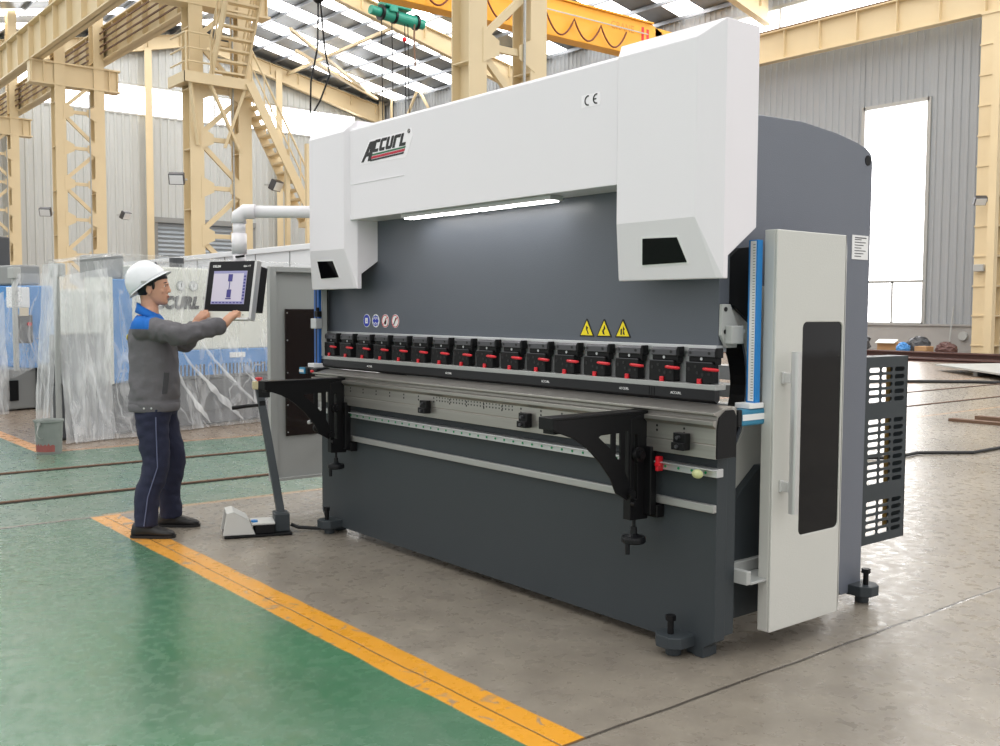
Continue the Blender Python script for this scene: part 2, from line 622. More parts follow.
def window(name, x0, x1, z0, z1, bars, fr=0.07):
    t = bpy.data.objects.new(name, None)
    COL.objects.link(t)
    t.location = ((x0 + x1) / 2, WY, z0)
    t['kind'] = 'structure'
    put('pane', MB().box(x0, x1, 36.05, 36.08, z0, z1), 'window', t)
    fm = MB()
    for a in (x0, x1):
        fm.box(a - fr, a + fr, 35.92, 36.08, z0 - fr, z1 + fr)
    for c in (z0, z1):
        fm.box(x0, x1, 35.92, 36.08, c - fr, c + fr)
    for (ax, a, lo, hi) in bars:
        if ax == 'h':
            fm.box(lo, hi, 35.95, 36.06, a - 0.05, a + 0.05)
        else:
            fm.box(a - 0.04, a + 0.04, 35.95, 36.06, lo, hi)
    put('window_frame', fm, 'zinc', t)
    return t
window('window_1', wx0, wx1, wz0, wz1, [('h', 2.70, wx0, wx1), ('v', -20.62, wz0, 2.70)])
window('window_2', sx0, sx1, sz0, sz1, [('v', a, sz0, sz1) for a in (-26, -21, -16, -11, -6, -1)])

# gable wall (x = -57)
GX = -57.0
def fg(u, d, z):
    return (GX + d, u, z)
g = MB()
gy0, gy1 = 13.6, 33.9
gz0, gz1 = 12.35, 14.0
def gs(a, c, z0, z1):
    v_, f_ = corrugated(a, c, z0, z1, 0.42, 0.05, fg)
    g.add(v_, f_)
gs(-14, 20.9, 0, gz0)
gs(26.6, 36, 0, gz0)
gs(20.9, 26.6, 6.5, gz0)
gs(-14, 0.5, gz0, gz1)
gs(11.9, gy0, gz0, gz1)
gs(gy1, 36, gz0, gz1)
gs(-14, 36, gz1, 19.5)
struct('wall_left', g, 'leftwall')
def gable_window(name, y0, y1, posts):
    t = bpy.data.objects.new(name, None)
    COL.objects.link(t)
    t.location = (GX, (y0 + y1) / 2, gz0)
    t['kind'] = 'structure'
    put('pane', MB().box(GX - 0.12, GX - 0.08, y0, y1, gz0, gz1), 'window', t)
    fm = MB()
    for z in (gz0, gz1):
        fm.box(GX - 0.1, GX + 0.06, y0, y1, z - 0.06, z + 0.06)
    for y in posts:
        fm.box(GX - 0.1, GX + 0.04, y - 0.04, y + 0.04, gz0, gz1)
    put('window_frame', fm, 'zinc', t)
gable_window('window_3', gy0, gy1, (13.6, 17.4, 24.4, 28.0, 31.2, 33.9))
gable_window('window_4', 0.5, 11.9, (0.5, 4.3, 8.1, 11.9))
# roll-up door in the gable wall
d = MB()
for i in range(26):
    z = i * 0.25
    d.add([(GX - 0.02, 20.9, z), (GX - 0.02, 26.6, z), (GX + 0.04, 26.6, z + 0.125), (GX + 0.04, 20.9, z + 0.125), (GX - 0.02, 26.6, z + 0.25), (GX - 0.02, 20.9, z + 0.25)], [(0, 1, 2, 3), (3, 2, 4, 5)])
door = struct('door_1', d, 'rollup')
put('door_frame', MB().box(GX - 0.05, GX + 0.12, 20.65, 20.9, 0, 6.7).box(GX - 0.05, GX + 0.12, 26.6, 26.85, 0, 6.7).box(GX - 0.05, GX + 0.2, 20.65, 26.85, 6.45, 6.75), 'midgrey', door)

# roof of the crane bay: sheets with translucent strips down the slope
def roof_z(y):
    return 17.55 - 0.2 * abs(y - 23.2)
rf = MB()
sk = []
x = GX
k = 0
while x < 14:
    wd = 1.6 if k % 2 == 0 else 1.4
    for (ya, yb) in ((10.9, 23.2), (23.2, 36.2)):
        q = [(x, ya, roof_z(ya)), (x + wd, ya, roof_z(ya)), (x + wd, yb, roof_z(yb)), (x, yb, roof_z(yb))]
        if k % 2 == 0:
            rf.add(q, [(0, 1, 2, 3)])
        else:
            sk.append((q, k))
    x += wd
    k += 1
ceil = struct('ceiling', rf, 'roofgrey')
for q, k in sk:
    put('skylight', MB().add(q, [(0, 1, 2, 3)]), 'skylight', ceil)
# roof of the near bay, over the machine and the camera
def near_z(y):
    return 18.9 - 0.233 * abs(y + 3.0)
nb = MB()
x = GX
k = 0
while x < 16:
    wd = 3.4 if k % 2 == 0 else 1.1
    for (ya, yb) in ((-17.0, -3.0), (-3.0, 10.9)):
        q = [(x, ya, near_z(ya)), (x + wd, ya, near_z(ya)), (x + wd, yb, near_z(yb)), (x, yb, near_z(yb))]
        if k % 2 == 0:
            nb.add(q, [(0, 1, 2, 3)])
        else:
            put('skylight', MB().add(q, [(0, 1, 2, 3)]), 'skylight', ceil)
    x += wd
    k += 1
put('near_roof', nb, 'roofgrey', ceil)
# purlins (run along the hall) on the underside of the roof
pl = MB()
for i in range(17):
    y = 11.0 + i * 1.55
    pl.box(GX, 14, y - 0.035, y + 0.035, roof_z(y) - 0.20, roof_z(y) - 0.03)
put('purlins', pl, 'roofgrey', ceil)

# roof rafters: tapered beige beams across the bay, one per column line
COLX = (-14.2, -26.5, -39.0, -51.4)
def rafter(x, label):
    t = thing('roof_rafter', label, 'beam', (x, 23.2, 15.0), group='roof rafters')
    m_ = MB()
    for (ya, yb) in ((12.2, 23.2), (23.2, 35.8)):
        za, zb = roof_z(ya) - 0.3, roof_z(yb) - 0.3
        h_a = 1.15 if ya < 13 else 0.62
        h_b = 1.15 if yb > 30 else 0.62
        m_.add([(x - 0.02, ya, za), (x + 0.02, ya, za), (x + 0.02, yb, zb), (x - 0.02, yb, zb), (x - 0.02, ya, za - h_a), (x + 0.02, ya, za - h_a), (x + 0.02, yb, zb - h_b), (x - 0.02, yb, zb - h_b)],
               [(0, 1, 2, 3), (4, 7, 6, 5), (0, 3, 7, 4), (1, 5, 6, 2), (0, 4, 5, 1), (2, 6, 7, 3)])
        m_.bar((x, ya, za), (x, yb, zb), 0.34, 0.05)
        m_.bar((x, ya, za - h_a), (x, yb, zb - h_b), 0.34, 0.05)
    put('beam', m_, 'beige', t)
    for i in range(13):
        y = 13 + i * 1.85
        zt = roof_z(y) - 0.3
        put('stiffener', MB().box(x - 0.15, x + 0.15, y - 0.02, y + 0.02, zt - 0.60, zt), 'beige', t)
    return t
rafter(-57.0 + 0.35, 'beige roof rafter along the top of the left end wall')
rafter(-43.0, 'beige roof rafter second from the left end wall, behind the teal hoist')
rafter(-26.5, 'beige roof rafter over the column with the staircase')
rafter(-14.2, 'beige roof rafter over the column rising behind the white machine')

# bracing rods between rafters
br = thing('roof_bracing', 'pale crossed bracing rods under the skylight roof near the corner', 'bracing', (-50, 30, 16))
for (p, q) in (((-56.6, 28.96, 15.9), (-43.0, 27.83, 15.6)), ((-47.6, 24.5, 15.9), (-55.8, 34.6, 15.1)), ((-52.0, 27.9, 15.7), (-56.6, 35.4, 15.2)), ((-50.6, 26.4, 15.7), (-55.6, 34.7, 15.0)), ((-56.9, 35.8, 15.2), (-14, 35.8, 15.2))):
    put('rod', MB().bar(p, q, 0.15, 0.15), 'beige', br)
br2 = thing('wall_bracing', 'pale raking struts against the far wall below the roof corner', 'bracing', (-48, 35.6, 12))
for (p, q) in (((-52.45, 35.6, 15.1), (-54.2, 35.6, 12.8)), ((-52.1, 35.6, 15.0), (-50.3, 35.6, 12.8)), ((-55.3, 35.6, 15.1), (-55.3, 35.6, 12.0))):
    put('rod', MB().bar(p, q, 0.13, 0.13), 'beige', br2)

# wind posts on the gable wall
for y, lab in ((20.35, 'beige wall post on the end wall left of the roll-up door'), (28.3, 'beige wall post on the end wall behind the staircase column'), (35.6, 'beige wall post in the far left corner of the hall'), (13.2, 'beige wall post on the end wall nearest the left columns')):
    t = thing('wall_post', lab, 'post', (GX + 0.35, y, 0), group='posts on the end wall')
    put('flange', MB().box(GX + 0.5, GX + 0.53, y - 0.2, y + 0.2, 0, 16), 'beige', t)
    put('web', MB().box(GX + 0.15, GX + 0.5, y - 0.02, y + 0.02, 0, 16), 'beige', t)

# lattice crane columns
CY0, CY1 = 10.74, 12.12
def lattice_column(x, label):
    t = thing('lattice_column', label, 'column', (x, 11.45, 0), group='lattice crane columns')
    for cy, top in ((CY0, 13.2), (CY1, 15.4)):
        leg = MB()
        leg.box(x - 0.26, x - 0.235, cy - 0.19, cy + 0.19, 0, top).box(x + 0.235, x + 0.26, cy - 0.19, cy + 0.19, 0, top)
        leg.box(x - 0.235, x + 0.235, cy - 0.02, cy + 0.02, 0, top)
        z = 1.0
        while z < top:
            leg.box(x - 0.235, x + 0.235, cy - 0.18, cy + 0.18, z - 0.012, z + 0.012)
            z += 1.6
        put('leg', leg, 'beige', t)
    z = 0.9
    k = 0
    ya, yb = CY0 + 0.12, CY1 - 0.12
    ga = MB()
    while z < 9.6:
        put('tie', MB().bar((x + 0.18, ya, z), (x + 0.18, yb, z), 0.09, 0.12), 'beige', t)
        lo, hi = (ya, yb) if k % 2 == 0 else (yb, ya)
        put('diagonal', MB().bar((x + 0.18, lo, z + 0.12), (x + 0.18, hi, z + 1.18), 0.08, 0.13), 'beige', t)
        ga.plate([(CY0 + 0.1, z - 0.3), (CY0 + 0.46, z - 0.12), (CY0 + 0.46, z + 0.12), (CY0 + 0.1, z + 0.3)], [], 'x', x + 0.255, x + 0.27)
        ga.plate([(CY1 - 0.1, z - 0.3), (CY1 - 0.46, z - 0.12), (CY1 - 0.46, z + 0.12), (CY1 - 0.1, z + 0.3)], [], 'x', x + 0.255, x + 0.27)
        z += 1.3
        k += 1
    put('gusset_plates', ga, 'beige', t)
    cb = MB()
    cb.box(x - 0.2, x + 0.2, 9.75, 12.85, 9.62, 10.40)
    cb.box(x - 0.28, x + 0.28, 9.7, 12.9, 10.36, 10.42).box(x - 0.28, x + 0.28, 9.7, 12.9, 9.59, 9.65)
    for y in (9.8, 10.2, 12.5, 12.8):
        cb.box(x - 0.27, x + 0.27, y - 0.015, y + 0.015, 9.62, 10.4)
    put('corbel', cb, 'beige', t)
    put('conduit', MB().tube([(x + 0.3, 11.75, 0), (x + 0.3, 11.75, 9.4)], 0.025, 8), 'zinc', t)
    return t
lattice_column(-51.4, 'beige lattice crane column cut by the left edge of the picture')
lattice_column(-39.0, 'beige lattice crane column behind the covered shear, left of the wall post')
lattice_column(-26.5, 'beige lattice crane column carrying the staircase platform')
lattice_column(-14.2, 'wide beige lattice crane column rising behind the white machine beam')

# crane runway girders with stiffeners
def girder(y, x0, x1, zb, zt, step, side, label):
    t = thing('runway_girder', label, 'girder', ((x0 + x1) / 2, y, zb), group='crane runway girders')
    g_ = MB()
    g_.box(x0, x1, y - 0.015, y + 0.015, zb, zt)
    g_.box(x0, x1, y - 0.22, y + 0.22, zt - 0.05, zt).box(x0, x1, y - 0.2, y + 0.2, zb, zb + 0.05)
    put('beam', g_, 'beige', t)
    x = x0 + step / 2
    while x < x1:
        put('stiffener', MB().box(x - 0.02, x + 0.02, y - 0.19, y + 0.19, zb + 0.05, zt - 0.05), 'beige', t)
        x += step
    put('crane_rail', MB().box(x0, x1, y - 0.05, y + 0.05, zt, zt + 0.12), 'rust', t)
    return t
girder(10.0, -57, -12, 10.44, 11.72, 1.55, -1, 'beige ribbed runway girder crossing the top left corner of the hall')
girder(12.45, -57, -3, 10.72, 11.95, 1.55, -1, 'beige runway girder with brown conductor rails beside the staircase')
girder(34.9, -56.5, 14, 11.72, 12.92, 1.62, -1, 'beige ribbed runway girder along the far wall above the tall window')
# conductor bars on the inner girder
for k in range(4):
    tag(put('conductor_rail', MB().box(-57, -26.9, 12.16, 12.2, 10.92 + k * 0.24, 10.97 + k * 0.24), 'rust'), 'thin brown conductor rails along the runway girder left of the staircase', 'rail', 'conductor rails on the inner girder')

# far row column (ribbed) on the right and its lattice
t = thing('ribbed_column', 'beige ribbed column against the far wall at the right edge', 'column', (-16.9, 34.75, 0))
c_ = MB()
c_.box(-16.78, -16.05, 34.5, 34.53, 0, 11.7).box(-16.78, -16.05, 35.0, 35.03, 0, 11.7).box(-16.43, -16.39, 34.53, 35.0, 0, 11.7)
put('shaft', c_, 'beige', t)
r_ = MB()
z = 0.4
while z < 11.7:
    r_.box(-16.8, -16.03, 34.46, 35.0, z - 0.025, z + 0.025)
    z += 1.02
put('ribs', r_, 'beige', t)
l_ = MB()
l_.box(-15.8, -15.55, 33.3, 33.55, 0, 10.6)
put('outer_leg', l_, 'beige', t)
for i in range(8):
    a, b_ = ((-16.3, 34.5), (-15.7, 33.45)) if i % 2 == 0 else ((-15.7, 33.45), (-16.3, 34.5))
    put('diagonal', MB().bar((a[0], a[1], 0.4 + i * 1.25), (b_[0], b_[1], 1.6 + i * 1.25), 0.09, 0.1), 'beige', t)

# staircase on the third column
def stairs():
    t = thing('crane_staircase', 'beige steel staircase with handrails winding around the crane column', 'staircase', (-26.2, 11.5, 0))
    X0, X1 = -26.45, -25.5
    # platform
    put('platform', MB().box(-27.0, -25.9, 10.32, 12.1, 7.52, 7.66).box(-27.05, -25.85, 10.27, 10.35, 7.46, 7.74).box(-25.92, -25.84, 10.27, 12.1, 7.46, 7.74), 'beige', t)
    for y, y2 in ((10.45, 10.75), (12.0, 11.5), (11.0, 11.9)):
        put('strut', MB().bar((-25.95, y, 7.5), (-26.2, y2, 5.9), 0.08, 0.08), 'beige', t)
    def flight(a, b_, xw0, xw1, n, name):
        a, b_ = V(a), V(b_)
        for xx in (xw0, xw1):
            put('stringer', MB().bar((xx, a.y, a.z), (xx, b_.y, b_.z), 0.05, 0.24), 'beige', t)
            put('handrail', MB().tube([(xx, a.y, a.z + 1.0), (xx, b_.y, b_.z + 1.0)], 0.03, 6), 'beige', t)
            put('knee_rail', MB().tube([(xx, a.y, a.z + 0.55), (xx, b_.y, b_.z + 0.55)], 0.022, 6), 'beige', t)
            for i in range(6):
                p = a.lerp(b_, (i + 0.2) / 5.4)
                put('baluster', MB().tube([(xx, p.y, p.z), (xx, p.y, p.z + 1.0)], 0.022, 6), 'beige', t)
        for i in range(n):
            p = a.lerp(b_, (i + 0.5) / n)
            put('tread', MB().box(xw0, xw1, p.y - 0.13, p.y + 0.13, p.z - 0.02, p.z + 0.03), 'beige', t)
    # upper flight climbs towards the machine, seen from below
    a, b_ = V((-26.0, 0, 7.7)), V((-24.2, 0, 10.9))
    ylo, yhi = 11.05, 11.95
    for yy in (ylo, yhi):
        put('stringer', MB().bar((a.x, yy, a.z), (b_.x, yy, b_.z), 0.05, 0.24), 'beige', t)
        put('handrail', MB().tube([(a.x, yy, a.z + 1.0), (b_.x, yy, b_.z + 1.0)], 0.03, 6), 'beige', t)
        put('knee_rail', MB().tube([(a.x, yy, a.z + 0.55), (b_.x, yy, b_.z + 0.55)], 0.022, 6), 'beige', t)
        for i in range(6):
            p = a.lerp(b_, (i + 0.2) / 5.4)
            put('baluster', MB().tube([(p.x, yy, p.z), (p.x, yy, p.z + 1.0)], 0.022, 6), 'beige', t)
    for i in range(12):
        p = a.lerp(b_, (i + 0.5) / 12)
        put('tread', MB().box(p.x - 0.12, p.x + 0.12, ylo, yhi, p.z - 0.02, p.z + 0.03), 'beige', t)
    flight((0, 12.05, 7.66), (0, 14.0, 4.05), -26.5, -25.8, 15, 'middle')
    put('landing', MB().box(-26.6, -24.6, 13.9, 15.4, 3.9, 4.05), 'beige', t)
    flight((0, 13.9, 3.8), (0, 12.4, 0.3), -24.6, -23.9, 14, 'lower')
    for (x_, y_) in ((-25.9, 13.2), (-25.9, 14.6), (-24.7, 13.2), (-24.7, 14.6)):
        put('post', MB().box(x_ - 0.06, x_ + 0.06, y_ - 0.06, y_ + 0.06, 0, 6.0 if y_ < 14 else 5.0), 'beige', t)
    for z in (4.6, 5.3, 5.95):
        put('guard_rail', MB().box(-24.74, -24.68, 13.2, 14.6, z - 0.03, z + 0.03), 'beige', t)
    for z0 in (0.3, 2.1):
        put('brace', MB().bar((-24.7, 13.2, z0), (-24.7, 14.6, z0 + 1.7), 0.07, 0.07), 'beige', t)
        put('brace', MB().bar((-24.7, 14.6, z0), (-24.7, 13.2, z0 + 1.7), 0.07, 0.07), 'beige', t)
    # platform rails
    for z in (8.0, 8.35, 8.75):
        put('guard_rail', MB().tube([(-25.88, 10.32, z), (-25.88, 11.0, z)], 0.025, 6), 'beige', t)
        put('guard_rail', MB().tube([(-26.95, 10.32, z), (-25.88, 10.32, z)], 0.025, 6), 'beige', t)
    for y in (10.32, 11.0):
        put('baluster', MB().tube([(-25.88, y, 7.66), (-25.88, y, 8.75)], 0.03, 6), 'beige', t)
stairs()

# floodlights
def floodlight(p, out, label, parent_x=None):
    p, out = V(p), V(out).normalized()
    p = p + out * 0.12
    t = thing('floodlight', label, 'floodlight', p, group='floodlights on the columns')
    s = out.cross(V((0, 0, 1))).normalized()
    dn = (out * 0.55 + V((0.75, 0, 0)) + V((0, 0, -0.55))).normalized()
    s = dn.cross(V((0, 0, 1))).normalized()
    up = s.cross(dn).normalized()
    put('housing', MB().obox(p + out * 0.2, dn * 0.09, s * 0.2, up * 0.15), 'clampgrey', t, bevel=0.02)
    put('glass', MB().obox(p + out * 0.2 + dn * 0.095, dn * 0.01, s * 0.17, up * 0.12), 'lampglass', t)
    put('bracket', MB().bar(p - out * 0.12, p + out * 0.14, 0.05, 0.05), 'zinc', t)
    return t
floodlight((-26.2, 10.42, 4.95), (0.3, -1, 0), 'grey floodlight on the left leg of the staircase column')
floodlight((-26.2, 12.65, 5.0), (0.3, 1, 0), 'grey floodlight on the right leg of the staircase column')
floodlight((-38.7, 10.42, 5.0), (0.3, -1, 0), 'grey floodlight on the left leg of the column behind the covered shear')
floodlight((-38.7, 12.65, 5.05), (0.3, 1, 0), 'grey floodlight on the right leg of the column behind the covered shear')
floodlight((-16.28, 34.3, 5.3), (-0.4, -1, 0), 'grey floodlight on the ribbed column by the far wall')
tag(put('junction_box', MB().box(-16.72, -16.36, 34.3, 34.46, 2.93, 3.17), 'ltgrey', bevel=0.02), 'pale junction box on the ribbed column below its floodlight', 'box')

# overhead crane bridge
t = thing('crane_bridge', 'orange yellow overhead crane bridge hanging above the white machine', 'crane', (-29.4, 24, 12))
bp_ = MB()
bx0, bx1 = -30.0, -29.35
bp_.plate([(12.6, 12.7), (13.6, 12.09), (30.6, 12.09), (32.0, 12.6), (32.6, 12.95), (32.4, 13.3), (31.8, 13.5), (12.6, 13.5)], [], 'x', bx0, bx1)
put('box_girder', bp_, 'crane', t, bevel=0.03)
put('top_flange', MB().box(bx0 - 0.1, bx1 + 0.1, 12.6, 31.8, 13.5, 13.56), 'crane', t)
put('cable_track', MB().box(bx1 + 0.12, bx1 + 0.15, 14, 31.4, 12.98, 13.02), 'zinc', t)
fest = []
for i in range(8 * 12 + 1):
    y = 18.5 + i * 1.45 / 12
    ph = (i % 12) / 12
    fest.append((bx1 + 0.16, y, 12.86 - 0.72 * math.sin(PI * ph) ** 0.85 if ph else 12.86))
put('festoon_cable', MB().tube(fest, 0.035, 6), mat('festoon_brown', rgb(110, 50, 30), 0.6), t)
put('end_stripe', MB().box(bx1, bx1 + 0.006, 31.15, 31.3, 12.75, 13.3).box(bx1, bx1 + 0.006, 31.45, 31.6, 12.75, 13.25), 'red', t)
tx = text_mesh('CRANE', 0.42, offset=0.005)
tx.v = [(bx1 + 0.004 - p[1], p[0] + 29.35, p[2] + 12.95) for p in tx.v]
put('crane_lettering', tx, mat('faded_lettering', rgb(205, 140, 48), 0.6), t)
put('end_carriage', MB().box(-32.0, -28.6, 34.5, 35.2, 13.06, 13.5).box(-30.0, -29.35, 32.0, 34.6, 13.06, 13.4), 'crane', t)

# hoist
hx, hy, hz = -41.2, 26.9, 15.5
t = thing('crane_hoist', 'teal electric hoist with drum hanging below the skylights', 'hoist', (hx, hy, hz))
put('drum', MB().cyl((hx, hy - 1.0, hz + 0.06), (hx, hy + 1.0, hz - 0.06), 0.30, 20), 'teal', t)
put('motor', MB().cyl((hx, hy - 1.55, hz + 0.10), (hx, hy - 1.0, hz + 0.06), 0.22, 18).cyl((hx, hy + 1.0, hz - 0.06), (hx, hy + 1.45, hz - 0.09), 0.24, 18), 'teal', t, bevel=0.02)
for k, (a, r) in enumerate(((-1.02, 0.37), (-0.3, 0.35), (0.95, 0.37))):
    put('end_ring', MB().cyl((hx, hy + a, hz - 0.06 * a), (hx, hy + a + 0.12, hz - 0.06 * a), r, 20), 'blackp', t)
put('trolley', MB().box(hx - 0.4, hx + 0.4, hy - 0.9, hy + 0.55, hz + 0.32, hz + 0.62).box(hx - 0.3, hx + 0.3, hy - 0.3, hy + 0.35, hz + 0.6, hz + 0.95).box(hx + 0.25, hx + 0.42, hy - 0.7, hy - 0.25, hz + 0.1, hz + 0.5), 'teal', t, bevel=0.04)
for yy in (-0.7, 0.35):
    put('trolley_wheel', MB().cyl((hx - 0.45, hy + yy, hz + 0.75), (hx + 0.45, hy + yy, hz + 0.75), 0.16, 16), 'blackp', t)
put('trolley_beam', MB().box(hx - 0.18, hx + 0.18, hy - 2.0, hy + 1.2, hz + 0.98, hz + 1.25), 'crane', t)
put('pendant_cable', MB().tube([(hx + 0.2, hy + 0.8, hz - 0.2), (hx + 0.2, hy + 0.78, hz - 1.2), (hx + 0.2, hy + 0.85, hz - 2.2)], 0.05, 6), 'rust', t)
for dx, dy, zz in ((-0.15, -0.85, 8.5), (-0.1, -0.3, 9.5), (0.1, 0.3, 9.3), (0.15, 0.45, 9.5)):
    put('wire_rope', MB().tube([(hx + dx, hy + dy, hz), (hx + dx, hy + dy + 0.1, zz)], 0.025, 6), 'black', t)
put('limit_marker', MB().ellipsoid((hx + 0.1, hy + 0.3, hz - 1.0), 0.12, 0.12, 0.12, 10, 8), 'red', t)

# chain sling hanging near
t = thing('chain_sling', 'dark chain sling with two legs hanging before the end wall', 'sling', (-20.5, 11.2, 9.0))
put('hook_block', MB().ellipsoid((-20.5, 11.25, 8.6), 0.16, 0.16, 0.22, 12, 8).tube([(-20.5, 11.25, 8.8), (-20.5, 11.25, 15.1)], 0.02, 6), 'black', t)
put('sling_leg', MB().tube([(-20.5, 11.25, 8.4), (-20.45, 11.2, 7.4), (-20.4, 11.0, 6.6), (-20.4, 10.98, 5.9)], 0.022, 6), 'black', t)
put('sling_leg', MB().tube([(-20.45, 11.28, 8.4), (-20.4, 11.35, 7.4), (-20.35, 11.45, 6.8), (-20.35, 11.2, 6.2), (-20.35, 11.05, 5.95)], 0.022, 6), 'black', t)

# rails let into the green lane
for xr, lab in ((-9.88, 'brown floor rail in the green lane, the one nearer the bucket'), (-8.39, 'brown floor rail in the green lane, the one nearer the worker')):
    t = thing('floor_rail', lab, 'rail', (xr, 5, 0), group='rails let into the green lane')
    put('head', MB().box(xr - 0.022, xr + 0.022, -12, 30, 0.0, 0.012), 'rust', t)
    put('groove', MB().box(xr + 0.03, xr + 0.055, -12, 30, 0.0, 0.004), 'black', t)

# stuff along the far wall, right of the machine
t = thing('cardboard_box', 'brown cardboard box on the floor below the tall window', 'box', (-19.65, 34.3, 0))
put('carton', MB().box(-20.03, -19.27, 34.0, 34.6, 0, 0.44), 'card', t, bevel=0.02)
put('flap', MB().obox((-19.65, 34.0, 0.47), (0.38, 0, 0), (0, 0.14, 0.06), (0, 0, 0.012)), 'shearwhite', t)
t = thing('cardboard_box', 'smaller brown cardboard box right of the blue bundle', 'box', (-18.24, 34.05, 0))
put('carton', MB().box(-18.47, -18.01, 33.8, 34.3, 0, 0.33), 'card', t, bevel=0.02)
def lump(name, label, cat, c, r, mname, seed):
    mb = MB().ellipsoid((c[0], c[1], r[2] * 0.9), r[0], r[1], r[2], 20, 12)
    rnd = random.Random(seed)
    mb.v = [(p[0] + rnd.uniform(-1, 1) * 0.12 * r[0], p[1] + rnd.uniform(-1, 1) * 0.12 * r[1], max(0, p[2] + rnd.uniform(-1, 1) * 0.14 * r[2])) for p in mb.v]
    return tag(put(name, mb, mname), label, cat)
lump('tarpaulin_bundle', 'blue and grey bundle heaped between the two cardboard boxes', 'bundle', (-18.78, 33.6, 0), (0.24, 0.25, 0.24), 'shearblue', 1)
lump('scrap_heap', 'dark heap behind the blue bundle by the far wall', 'heap', (-18.75, 34.6, 0), (0.40, 0.35, 0.34), 'sheardark', 2)
lump('rag_heap', 'dark rag heap at the far wall beside the machine frame', 'heap', (-20.75, 34.0, 0), (0.42, 0.4, 0.40), 'sheardark', 3)
lump('cable_coil', 'dark reel of cable against the far wall right of the boxes', 'coil', (-17.35, 33.9, 0), (0.36, 0.3, 0.26), 'steelred', 4)
tag(put('broom', MB().tube([(-18.1, 35.5, 0.05), (-18.05, 35.7, 1.75)], 0.03, 8).box(-18.3, -17.9, 35.35, 35.6, 0, 0.2), 'zinc'), 'pale upright pole leaning on the dado right of the tall window', 'pole')
for xg, zg, lab in ((-17.72, 0.68, 'round grey gauge on the dado, nearer the pole'), (-17.25, 0.66, 'round grey gauge on the dado, nearer the ribbed column')):
    tag(put('wall_gauge', MB().cyl((xg, 35.75, zg), (xg, 35.86, zg), 0.16, 16), 'ltgrey'), lab, 'gauge', 'gauges on the dado')
for (y0, y1, x0, x1, z0, z1, lab) in ((29.9, 29.2, -30, -3, 0.0, 0.10, 'long dark red steel beam lying on the floor before the far wall'),
                                      (32.3, 31.0, -26, -2, 0.0, 0.20, 'dark red steel beam behind the long one, before the far wall'),):
    tag(put('steel_beam', MB().box(x0, x1, y0, y0 + 0.3, z0, z1).box(x0, x1, y0 - 0.15, y0 + 0.45, z0, z0 + 0.03).box(x0, x1, y0 - 0.15, y0 + 0.45, z1 - 0.03, z1), 'steelred'), lab, 'beam', 'steel beams lying before the far wall')
tag(put('steel_plate', MB().plate([(-13.3, 25.4), (-10.3, 22.6), (-6.5, 22.6), (-6.5, 28.5), (-12.0, 28.5)], [], 'z', 0.13, 0.17).box(-11.6, -11.5, 24.0, 28.2, 0, 0.13).box(-8.2, -8.1, 23.0, 28.2, 0, 0.13), 'ltgrey'), 'pale steel plate on dark bearers at the right edge, far floor', 'plate')
for (x0, x1, y0, y1, z1, lab) in ((-6.9, -4.0, 13.6, 16.5, 0.04, 'rusty flat steel bar lying on the pale floor, nearest one at the right edge'),
                              (-6.75, -4.0, 14.05, 17.3, 0.06, 'rusty flat steel bar behind the nearest one at the right edge'),
                              (-6.5, -4.0, 14.5, 17.9, 0.10, 'rusty flat steel bar farthest of the three at the right edge')):
    tag(put('steel_bar', MB().box(x0, x1, y0, y0 + 0.14, 0.0, z1), 'rust'), lab, 'bar', 'rusty bars at the right edge')
tag(put('floor_cable', MB().tube([(-6.2, 8.6, 0.02), (-5.4, 9.55, 0.02), (-5.45, 10.1, 0.02), (-5.1, 10.6, 0.02), (-5.1, 11.2, 0.02), (-4.2, 13.6, 0.02)], 0.018, 8), 'rubber'), 'black cable on the floor behind the slotted guard', 'cable')
tag(put('floor_cable', MB().tube([(-12.5, 18.9, 0.03), (-11.2, 20.5, 0.03), (-10.4, 21.4, 0.03), (-9.0, 22.2, 0.03), (-7.5, 22.3, 0.03)], 0.035, 8), 'rubber'), 'black cable on the far floor running under the pale steel plate', 'cable')

# ================================================================== THE PRESS BRAKE
B = thing('press_brake', 'large white and dark grey press brake with a row of red clamp levers', 'machine', (-4.44, 3.6, 0))
XL, XR = -6.13, -2.705
F = 3.37
# lower table
tb = MB()
tb.plate([(XL, 0.12), (XL + 0.06, 0.045), (XR - 0.17, 0.045), (XR - 0.17, 0.03), (XR - 0.10, 0.0), (XR - 0.06, 0.0), (XR - 0.06, 0.045), (XR, 0.085), (XR, 0.90), (XL, 0.90)], [], 'y', F, F + 0.07)
put('table', tb, 'dark', B, bevel=0.003)
put('table_foot', MB().box(XR - 0.165, XR - 0.065, F + 0.012, F + 0.10, 0.0, 0.06), 'dark', B, bevel=0.004)
put('table_foot', MB().box(XL + 0.065, XL + 0.165, F + 0.012, F + 0.10, 0.0, 0.06), 'dark', B, bevel=0.004)
put('side_wall', MB().plate([(F + 0.06, 0.09), (3.545, 0.09), (3.56, 0.105), (3.575, 0.12), (3.95, 0.12), (3.95, 0.80), (3.80, 0.80), (3.561, 0.622), (3.50, 0.58), (F + 0.06, 0.58)], [], 'x', -2.84, -2.80), 'dark', B, bevel=0.003)
put('inner_wall', MB().box(-5.9, -2.95, 3.62, 3.66, 0.05, 1.0), 'dark', B)  # lower edge dropped to block light leaking under the machine
put('rear_light_block', MB().box(-5.9, -2.95, 4.55, 4.58, 0.05, 0.95), 'dark', B)  # added unseen panel, blocks light coming under from behind
# end return of the table (narrow dark strip beside the front plate)
put('table_end', MB().box(-2.73, XR - 0.003, F + 0.07, F + 0.13, 0.10, 0.88), 'dark', B)
